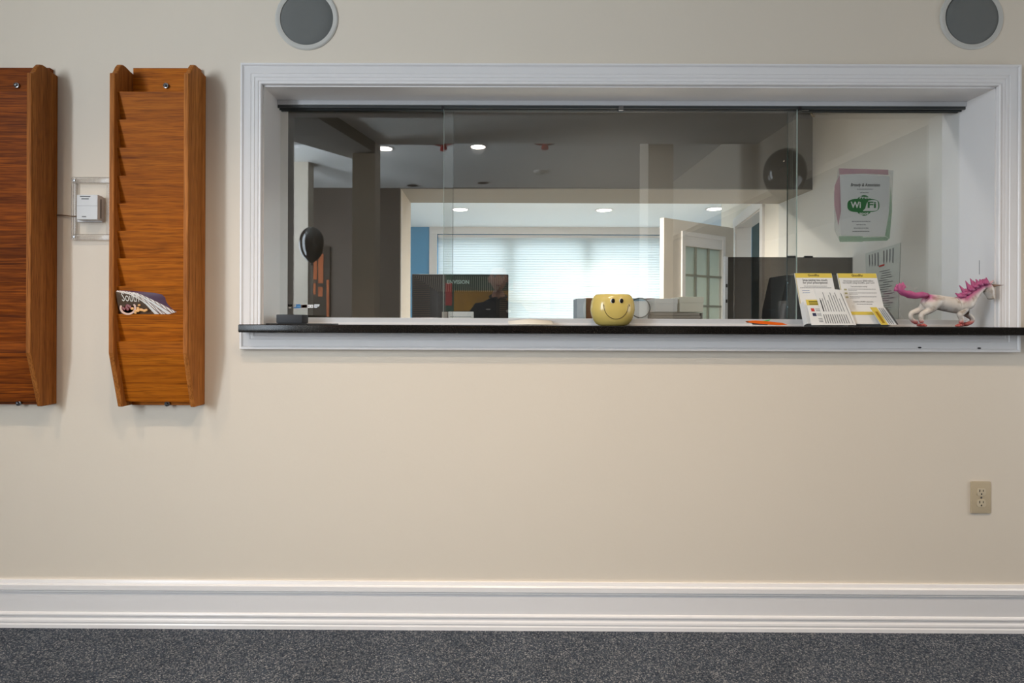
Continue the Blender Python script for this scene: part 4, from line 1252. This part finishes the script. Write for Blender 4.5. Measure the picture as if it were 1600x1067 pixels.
# ------------------------------------------------------------------ things inside the office
# desk below the counter
M_desk = mat('desk_laminate', C(150, 138, 122), .5)
t = thing('office_desk', (0, 2.95, 0), 'laminate office desk standing behind the reception glass', 'desk')
MB().box(-1.2, 1.75, 2.70, 3.32, .715, .745, .004).build('desktop', M_desk, t)
MB().box(-1.18, -1.15, 2.72, 3.30, 0, .715).build('end_panel', M_desk, t)
MB().box(1.70, 1.73, 2.72, 3.30, 0, .715).build('end_panel', M_desk, t)
ZDK = .745
# monitor seen from behind
def monitor():
    Ym = 2.92
    x0, x1 = WX(643.5, Ym, 460), WX(794.5, Ym, 460)
    z1 = WZ(428.5, Ym); z0 = z1 - .32
    cx = (x0 + x1) / 2
    t = thing('monitor', (cx, Ym + .05, ZDK), 'black flat monitor seen from behind with slotted vents', 'monitor')
    Mk = mat('monitor_black', C(30, 31, 34), .35)
    Mv = mat('monitor_vent_rib', C(96, 94, 88), .5)
    MB().box(x0, x1, Ym, Ym + .035, z0, z1, .006, 2).build('screen_frame', Mk, t, smooth=30)
    ix0, ix1 = WX(685, Ym - .05, 460), WX(775, Ym - .05, 460)
    iz1 = WZ(457, Ym - .05); iz0 = z0 + .05
    e = .008
    o_ = [(x0 + e, z0 + e), (x1 - e, z0 + e), (x1 - e, z1 - e), (x0 + e, z1 - e)]
    i_ = [(ix0, iz0), (ix1, iz0), (ix1, iz1), (ix0, iz1)]
    b = MB()
    b.grid([[(*[p[0]], Ym, p[1]) for p in o_ + o_[:1]], [(p[0], Ym - .05, p[1]) for p in i_ + i_[:1]]])
    b.poly([(p[0], Ym - .05, p[1]) for p in i_])
    b.build('back_shell', Mk, t)
    b = MB()
    n = 46
    for i in range(n):
        k = (i + .5) / n
        xo = x0 + e + (x1 - x0 - 2 * e) * k
        # vertical ribs on the upper slope, clipped by its trapezoid
        tl = (xo - (x0 + e)) / (ix0 - x0 - e) if xo < ix0 else ((x1 - e - xo) / (x1 - e - ix1) if xo > ix1 else 1.0)
        tl = max(.02, min(.96, tl))
        y_, z_ = Ym - .05 * tl, z1 - e + (iz1 - z1 + e) * tl
        b.poly([(xo - .0022, Ym - .003, z1 - e - .003), (xo + .0022, Ym - .003, z1 - e - .003), (xo + .0022, y_ - .003, z_), (xo - .0022, y_ - .003, z_)], (0, .003, 0))
    tag(b.build('upper_vent_ribs', Mv, t), kind='stuff')
    b = MB()
    n = 28
    for sgn in (0, 1):
        xa_, xi_ = (x0 + e, ix0) if sgn == 0 else (x1 - e, ix1)
        for i in range(n):
            zo = z0 + e + (z1 - z0 - 2 * e) * (i + .5) / n
            tl = (z1 - e - zo) / (z1 - e - iz1) if zo > iz1 else ((zo - z0 - e) / (iz0 - z0 - e) if zo < iz0 else 1.0)
            tl = max(.02, min(.66, tl))
            x_ = xa_ + (xi_ - xa_) * tl; y_ = Ym - .05 * tl
            b.poly([(xa_, Ym - .003, zo - .0022), (x_, y_ - .003, zo - .0022), (x_, y_ - .003, zo + .0022), (xa_, Ym - .003, zo + .0022)], (0, .003, 0))
    tag(b.build('side_vent_ribs', mat('monitor_side_rib', C(78, 66, 54), .5), t), kind='stuff')
    text('ENVISION', .026, mat('pale_lettering', C(170, 185, 180), .5), t, T(WX(716, Ym - .035, 441), Ym - .045, WZ(441, Ym - .045)), local=False, width=.112, bold=.0008)
    MB().tube([(cx, Ym + .0, ZDK + .015), (cx, Ym + .0, iz0 + .03)], .022, 12).build('stand_neck', Mk, t)
    MB().lathe([(0, .018), (.10, .014), (.115, .004), (.115, 0), (0, 0)], (cx, Ym + .02, ZDK), 'z', 28, 1.1, .8).build('stand_base', Mk, t, smooth=30)
monitor()
# small items on the inner countertop
def carton(name, px0, px1, py0, Y, label, m, depth=.10, zb=None, lid=None, cat='box', tilt=0):
    x0, x1 = WX(px0, Y, 470), WX(px1, Y, 470)
    z1 = WZ(py0, Y); zb_ = ZC if zb is None else zb
    t = thing(name, ((x0 + x1) / 2, Y + depth / 2, zb_), label, cat)
    b = MB().box(x0, x1, Y, Y + depth, zb_, z1 - (.012 if lid else 0), .0015); b.build('box_body', m, t)
    if lid:
        MB().box(x0 - .0015, x1 + .0015, Y - .0015, Y + depth + .0015, z1 - lid, z1, .0015).build('lid', m, t)
    return t, (x0, x1, zb_, z1)
M_card = mat('white_card', C(242, 241, 238), .6)
M_cream = mat('cream_card_box', C(240, 235, 218), .6)
M_maroon = mat('maroon_binder', C(112, 58, 46), .5)
# paper tray under the two small boxes
tx0_, tx1_ = WX(1014, 2.42, 490), WX(1098, 2.42, 490)
zt_ = WZ(486, 2.42)
t = thing('letter_tray', ((tx0_ + tx1_) / 2, 2.49, ZC), 'flat grey letter tray under the two small white boxes', 'tray')
M_tray = mat('grey_tray', C(150, 142, 134), .4)
MB().box(tx0_, tx1_, 2.42, 2.60, ZC, ZC + .006, .001).build('tray_base', M_tray, t)
MB().box(tx0_, tx1_, 2.594, 2.60, ZC, zt_, .001).box(tx0_, tx0_ + .004, 2.42, 2.60, ZC, zt_ - .004, .001).box(tx1_ - .004, tx1_, 2.42, 2.60, ZC, zt_ - .004, .001).build('tray_wall', M_tray, t)
b = MB()
for i in range(4): b.box(tx0_ + .006 + .002 * (i % 2), tx1_ - .006 - .003 * (i % 2), 2.424 + .002 * i, 2.59, ZC + .006 + i * (zt_ - ZC - .008) / 4, ZC + .006 + (i + .86) * (zt_ - ZC - .008) / 4)
tag(b.build('paper_stack', mat('tray_paper', C(176, 168, 158), .7), t), kind='stuff')
carton('card_box', 1023.5, 1058.5, 465.5, 2.43, 'small plain white box, left of two on the letter tray', M_card, .12, zt_ - .001, .022)
carton('card_box', 1062.5, 1099, 462.5, 2.43, 'cream lidded box at the right on the letter tray', M_cream, .12, zt_ - .001, .026)
carton('tissue_carton', 901.5, 915.5, 466, 2.46, 'pale blue-white carton standing left of the yellow pot', mat('pale_blue_card', C(214, 224, 232), .6), .11)
carton('binder', 915.8, 925.8, 465, 2.47, 'maroon binder spine close behind the left of the yellow pot', M_maroon, .10, cat='binder')
carton('binder', 1008.5, 1024, 465, 2.565, 'maroon binder between the white cup and the letter tray', M_maroon, .07, cat='binder')
# cup with a looped cord
cx_, Yc = WX(997.5, 2.45, 480), 2.45
t = thing('pen_cup', (cx_, Yc, ZC), 'white square cup standing right behind the yellow pot', 'cup')
zc1 = WZ(469.5, 2.42)
MB().box(cx_ - .033, cx_ + .033, 2.42, 2.49, ZC, zc1, .004).build('cup_body', M_card, t)
MB().box(cx_ - .031, cx_ + .028, 2.425, 2.485, zc1 - .002, zc1 + .012, .004).build('blue_filling', mat('blue_tissue', C(136, 170, 190), .7), t)
b = MB()
cc = Vector((WX(1000, 2.41, 481), 2.41, WZ(480, 2.41)))
b.tube([cc + Vector((15.5 / 890 * 2.41 * math.cos(a), .002 * math.sin(3 * a), 15.2 / 890 * 2.41 * math.sin(a))) for a in [math.radians(130 - 10 * i) for i in range(27)]], .0026, 6)
zmin = min(v.co.z for v in b.bm.verts)
bmesh.ops.translate(b.bm, vec=(0, 0, max(0, ZC - zmin + .0005)), verts=b.bm.verts)
tag(b.build('coiled_cord', mat('grey_cord', C(88, 84, 80), .5), smooth=True), 'dark looped cord in front of the white square cup', 'cord')
# small stapler-like white device and card in front of the monitor
t, bb = carton('label_roll', 690.5, 699, 487.5, 2.40, 'tiny beige carton in front of the black monitor', mat('beige_card', C(180, 168, 158), .6), .05)
t, bb = carton('label_box', 700.5, 739.5, 487, 2.40, 'long low white printed box in front of the black monitor', M_card, .06)
b = MB(); random.seed(8)
for z_ in (.35, .6):
    x = bb[0] + .008
    while x < bb[1] - .012:
        w_ = random.uniform(.004, .010); b.box(x, x + w_, 2.3994, 2.40, bb[2] + (bb[3] - bb[2]) * z_, bb[2] + (bb[3] - bb[2]) * z_ + .002); x += w_ + .003
tag(b.build('printed_lines', mat('teal_ink', C(110, 130, 136), .6), t), kind='stuff')
# smoked acrylic screen
Ys = 3.02
x0, x1 = WX(1136, Ys, 450), WX(1355, Ys, 450)
z1 = WZ(402, Ys, 1240)
t = thing('smoked_screen', ((x0 + x1) / 2, Ys, ZDK), 'tall dark see-through desk screen behind the brochure stands', 'screen')
MB().box(x0, x1, Ys - .003, Ys + .003, ZDK, z1, .001).build('panel', M_smoke, t)
xe = WX(1131.5, Ys, 450)
MB().box(xe, x0, Ys - .012, Ys + .012, ZDK, z1 + .002, .002).build('edge_post', M_track, t)
for py in (445, 469):
    zz_ = WZ(py, Ys - .012); MB().box(xe + .003, xe + .012, Ys - .016, Ys - .011, zz_ - .009, zz_ + .009, .002).build('latch', M_black, t)
for px_ in (1236, 1263):
    xx = WX(px_, Ys, 402); MB().box(xx - .022, xx + .022, Ys - .006, Ys + .006, z1 - .004, z1 + .008, .002).build('top_clip', M_black, t)
# black computer tower in front of it
Yt = 2.78
xa_, xb_ = WX(1221, Yt, 460), WX(1262, Yt, 460)
t = thing('computer_tower', ((xa_ + xb_) / 2, Yt + .08, ZDK), 'black computer case with two small lights behind left brochure stand', 'computer')
b = MB()
zt1 = WZ(428, Yt)
b.poly([(xa_ - .03, Yt, ZDK), (xb_, Yt, ZDK), (xb_, Yt, zt1), (WX(1230, Yt, 430), Yt, zt1), (xa_ - .008, Yt, WZ(480, Yt))], (0, .18, 0))
b.build('case', mat('satin_black', C(14, 15, 16), .4), t)
for py in (442, 479.5):
    q = W(1230.5, py, Yt - .001)
    MB().sphere(q, .0028, (1, .5, 1), 8, 6).build('indicator_light', mat('led', C(170, 210, 230), .4, emit=(.6, .85, 1, 1), estr=1.0), t)

# ------------------------------------------------------------------ lobby things seen mirrored in the glass
def mirror_pt(px, py, d):
    q = W(px, py, d)
    return Vector((q.x, mirY(d), q.z))
for p, py, on, lb in ((601, 231, True, 'lit recessed lobby light mirrored in the left pane'), (747, 230, True, 'lit recessed lobby light mirrored in the middle pane'),
                      (645, 289, False, 'unlit recessed lobby light mirrored above the passage corner'), (755, 286, False, 'unlit recessed lobby light mirrored left of the smoke detector')):
    d_ = ray(p, py); dd = (ZHIGH - HC) / d_.z * d_.y
    q = mirror_pt(p, py, dd)
    recessed(q.x, q.y, ZHIGH, on, lb, 10, .075, 'recessed lights of the lobby')
d_ = ray(843, 268); dd = (ZHIGH - HC) / d_.z * d_.y; q = mirror_pt(843, 268, dd)
t = thing('smoke_detector', (q.x, q.y, ZHIGH), 'white round smoke detector on the lobby ceiling, mirrored in glass', 'detector')
MB().lathe([(.075, 0), (.075, -.015), (.06, -.03), (.03, -.036), (0, -.037)], (q.x, q.y, ZHIGH), 'z', 24).build('housing', M_rim, t, smooth=30)
MB().lathe([(.02, -.036), (.02, -.042), (0, -.043)], (q.x, q.y, ZHIGH), 'z', 12).build('sensor_cap', M_rim, t, smooth=30)

def balloon(c, r, col, label, string_to=None, sz=1.2, group='party balloons', kn=1.0):
    t = thing('balloon', c - Vector((0, 0, r * sz)), label, 'balloon', group)
    pf = []
    for k_ in range(17):
        a = math.pi * k_ / 16
        rr = r * math.sin(a) * (1 - .16 * (1 - math.cos(math.pi - a)) / 2 * 1.0)
        zz = -r * sz * math.cos(a)
        if a < .9: rr *= .82 + .18 * a / .9
        pf.append((max(rr, .0001), zz))
    pf[0] = (.006, pf[0][1] - .008)
    MB().lathe(pf, c, 'z', 28).build('skin', mat('balloon_rubber', col, .08, coat=.5), t, smooth=True)
    MB().lathe([(.005 * kn, .01 * kn), (.016 * kn, -.018 * kn), (.013 * kn, -.022 * kn), (0, -.018 * kn)], c - Vector((0, 0, r * sz + .006)), 'z', 12).build('knot', mat('balloon_knot', col, .3), t, smooth=True)
    if string_to is not None:
        a = c - Vector((0, 0, r * sz + .02))
        MB().tube([a, (a + string_to) / 2 + Vector((.01, .01, 0)), string_to], .001, 5).build('string', M_paper, t)
    return t
blk = C(14, 14, 15)
q = mirror_pt(486, 382, 6.2)
balloon(q, 20.5 / 890 * 6.2, blk, 'black balloon mirrored in the left pane over the stickers', Vector((q.x, q.y, 0)), 1.38)
q = mirror_pt(1226, 273, 4.0)
balloon(q, 36 / 890 * 4.0, blk, 'large black balloon mirrored near the right pane edge', Vector((q.x, q.y, 0)), 1.1)
for p, py in ((693, 236), (851, 236)):
    q = mirror_pt(p, py, 5.28)
    cz_ = ZHIGH - .175
    balloon(Vector((q.x, q.y, cz_)), .13, C(200, 24, 30), 'red balloon at the lobby ceiling, its tip mirrored ' + ('at the pane joint' if p < 700 else 'right of the lit lamp'), None, (cz_ - q.z - .066) / .13, kn=2.3)
# artworks on the lobby's back wall
def art(px0, px1, py0, py1, d, label, base, blocks):
    a = mirror_pt(px0, py1, d); c_ = mirror_pt(px1, py0, d)
    t = thing('wall_art', ((a.x + c_.x) / 2, YB, a.z), label, 'picture')
    MB().box(a.x, c_.x, YB, YB + .03, a.z, c_.z, .003).build('canvas', base, t)
    for u0, u1, v0, v1, m in blocks:
        MB().box(a.x + (c_.x - a.x) * u0, a.x + (c_.x - a.x) * u1, YB + .03, YB + .034, a.z + (c_.z - a.z) * v0, a.z + (c_.z - a.z) * v1).build('painted_block', m, t)
dB = 2 * 2.215 - YB - .03
M_aor, M_adk = mat('burnt_orange', C(190, 100, 46), .6, mottle=.4, mscale=12), mat('umber', C(70, 58, 46), .7, mottle=.4, mscale=10)
art(478, 515, 385, 500, dB, 'tall orange and umber abstract picture mirrored in the left pane', M_adk, [(.05, .45, .55, .85, M_aor), (.5, .72, .5, .9, M_aor), (.1, .4, .35, .5, M_aor), (.86, .97, .05, .55, M_aor), (.5, .7, .32, .45, M_aor)])
M_gold = mat('ochre', C(196, 140, 40), .6, mottle=.3, mscale=6)
art(696, 866, 428, 486, dB, 'wide ochre and green abstract picture mirrored over the monitor', mat('forest', C(70, 88, 66), .7, mottle=.3, mscale=6), [(.08, .96, .0, .55, M_gold), (0, .06, .15, .75, mat('brick_red', C(170, 60, 50), .6)), (.62, .7, .5, .8, mat('sienna', C(160, 80, 40), .6))])

# ------------------------------------------------------------------ photographer behind the camera (mirrored in the glass)
def person():
    px, py = .045, -.50
    t = thing('person', (px, py, 0), 'man in a black polo shirt standing behind the camera', 'person')
    V, E, R, mats = [], [], [], []
    def chain(prev, pts):
        for (x, y, z, r) in pts:
            V.append(Vector((px + x, py + y, z))); R.append(r)
            if prev is not None: E.append((prev, len(V) - 1))
            prev = len(V) - 1
        return prev
    pel = chain(None, [(0, 0, .86, (.165, .115))])
    ch = chain(pel, [(0, .0, .98, (.155, .11)), (0, .01, 1.10, (.165, .115)), (0, .02, 1.20, (.16, .11))])
    nk = chain(ch, [(0, .035, 1.285, (.085, .075)), (0, .055, 1.35, .055), (0, .075, 1.40, .055)])
    for s in (-1, 1):
        chain(ch, [(s * .17, .025, 1.235, .065), (s * .245, .05, 1.12, .052), (s * .285, .10, .985, .044), (s * .20, .22, 1.03, .036), (s * .115, .31, 1.075, .027), (s * .095, .345, 1.085, .030)])
        chain(pel, [(s * .095, 0, .78, .088), (s * .10, .01, .46, .058), (s * .105, -.02, .24, .052), (s * .105, -.03, .07, .038), (s * .11, .09, .035, .034)])
    me = skin_mesh(V, E, R, 0, 2)
    bm = bmesh.new(); bm.from_mesh(me); bpy.data.meshes.remove(me)
    for f in bm.faces:
        c = f.calc_center_median(); f.smooth = True
        fore = (c.y - py) > .13 and c.z > .8
        f.material_index = 0 if (c.z > 1.325 or fore) else (1 if c.z > .88 else (3 if c.z < .085 else 2))
    bmesh.ops.translate(bm, vec=-Vector((px, py, 0)), verts=bm.verts)
    lo = min(v.co.z for v in bm.verts); bmesh.ops.translate(bm, vec=(0, 0, -lo + .001), verts=bm.verts)
    m2 = bpy.data.meshes.new('body'); bm.to_mesh(m2); bm.free()
    for m in (M_skin, mat('black_polo', C(26, 28, 34), .8), mat('dark_trousers', C(40, 42, 48), .85), M_black): m2.materials.append(m)
    o = bpy.data.objects.new('body', m2); COL.objects.link(o); o.parent = t
    # head
    hc = Vector((px, py + .095, 1.475))
    b = MB(); b.sphere(Vector((0, 0, 0)), 1.0, (1, 1, 1), 28, 22)
    for v in b.bm.verts:
        p = v.co.copy()
        x, y, z = p.x * .075, p.y * .098, p.z * .118
        if z < -.02:
            kx = 1 - .38 * ((-z - .02) / .098); x *= kx; y = y * (1 - .15 * ((-z - .02) / .098)) + .012 * ((-z - .02) / .098)
        if y > .05 and abs(x) < .014 and -.045 < z < .012:
            y += .024 * (1 - abs(x) / .014) * (1 - (z + .045) / .06)
        if y > .05 and .008 < abs(x) < .04 and .0 < z < .022: y -= .008
        v.co = Vector((x, y, z))
    hd = b.build('head', M_skin, t, smooth=True, M=T(*hc))
    b = MB()
    for s in (-1, 1): b.sphere(hc + Vector((s * .078, -.005, -.005)), .03, (.35, .6, 1), 10, 8)
    b.build('ear', M_skin, t, smooth=True)
    for s in (-1, 1):
        e = MB().sphere(hc + Vector((s * .029, .083, .010)), .0125, (1, .7, .7), 12, 8).build('eye', M_paper, t, smooth=True)
        MB().sphere(hc + Vector((s * .029, .0905, .010)), .0058, (1, .5, 1), 8, 6).build('iris', M_black, e)
        MB().box(hc.x + s * .029 - .017, hc.x + s * .029 + .017, hc.y + .083, hc.y + .094, hc.z + .026, hc.z + .031, .002).build('eyebrow', mat('brow', C(70, 54, 44), .8), t)
    MB().sphere(hc + Vector((0, .086, -.062)), .021, (1.15, .45, .28), 12, 6).build('mouth', mat('lip', C(170, 100, 92), .5), t, smooth=True)
    b = MB(); b.sphere(Vector((0, 0, 0)), 1.0, (1, 1, 1), 24, 16)
    for v in list(b.bm.verts):
        p = v.co
        if p.z < -.25 or (p.y > .35 and p.z < .62): b.bm.verts.remove(v)
    for v in b.bm.verts: v.co = Vector((v.co.x * .081, v.co.y * .104 - .003, v.co.z * .124))
    b.build('hair', mat('grey_brown_hair', C(92, 78, 68), .8), t, smooth=True, M=T(*hc))
    # hands: palm and five fingers each, closed on the camera body
    for s in (-1, 1):
        wv = Vector((px + s * .095, py + .345, 1.085))
        Vh, Eh, Rh = [wv, wv + Vector((-s * .012, .035, .004)), wv + Vector((-s * .016, .060, .006))], [(0, 1), (1, 2)], [.024, .028, .026]
        for i, (dz, ln) in enumerate(((.026, .9), (.009, 1.0), (-.008, .95), (-.024, .78))):
            b0 = len(Vh)
            Vh += [wv + Vector((-s * .016, .072, dz)), wv + Vector((-s * .024, .072 + .022 * ln, dz)), wv + Vector((-s * .045 * ln, .072 + .028 * ln, dz)), wv + Vector((-s * .060 * ln, .072 + .020 * ln, dz))]
            Eh += [(2, b0), (b0, b0 + 1), (b0 + 1, b0 + 2), (b0 + 2, b0 + 3)]; Rh += [.0095, .009, .0082, .0075]
        b0 = len(Vh)
        Vh += [wv + Vector((-s * .030, .028, .030)), wv + Vector((-s * .045, .040, .042)), wv + Vector((-s * .058, .052, .044))]
        Eh += [(1, b0), (b0, b0 + 1), (b0 + 1, b0 + 2)]; Rh += [.012, .010, .0088]
        mh = skin_mesh(Vh, Eh, Rh, 1, 1)
        bm = bmesh.new(); bm.from_mesh(mh); bpy.data.meshes.remove(mh)
        bmesh.ops.translate(bm, vec=-Vector((px, py, 0)), verts=bm.verts)
        for f in bm.faces: f.smooth = True
        m3 = bpy.data.meshes.new('hand'); bm.to_mesh(m3); bm.free(); m3.materials.append(M_skin)
        o = bpy.data.objects.new('hand', m3); COL.objects.link(o); o.parent = t
    # shirt collar, placket and small white chest print
    b = MB(); b.tube([Vector((px + .068 * math.cos(a), py + .045 + .062 * math.sin(a), 1.325 - .018 * math.sin(a))) for a in [math.radians(100 + 17 * i) for i in range(21)]], .013, 6)
    b.build('collar', mat('polo_collar', C(34, 36, 44), .8), t, smooth=True)
    b = MB(); b.sphere(Vector((px + .085, py + .135, 1.20)), .022, (1, .25, .6), 12, 8); b.build('chest_print', M_paper, t)
    b = MB(); b.sphere(Vector((px - .085, py + .130, 1.215)), .016, (1.3, .25, .35), 12, 8); b.build('chest_tag', M_paper, t)
person()
# camera body on its tripod just behind the lens
tc_ = thing('tripod_camera', (0.0, -.10, 0), 'black camera on a tripod in front of the photographer', 'camera')
MB().box(-.065, .065, -.145, -.085, HC - .06, HC + .035, .008).box(-.03, .03, -.14, -.09, HC + .03, HC + .055, .006).build('camera_body', M_black, tc_)
MB().lathe([(.036, 0), (.038, .03), (.034, .065), (.026, .066), (.02, .045), (0, .045)], (0, -.085, HC), 'y', 24).build('lens_barrel', M_black, tc_, smooth=30)
MB().tube([(0, -.115, HC - .06), (0, -.115, .62)], .016, 10).build('centre_column', M_black, tc_)
for a in (90, 210, 330):
    a = math.radians(a)
    MB().tube([(0.0, -.115, .80), (.30 * math.cos(a), -.115 + .30 * math.sin(a), .013)], [.015, .011], 8).build('leg', M_black, tc_)
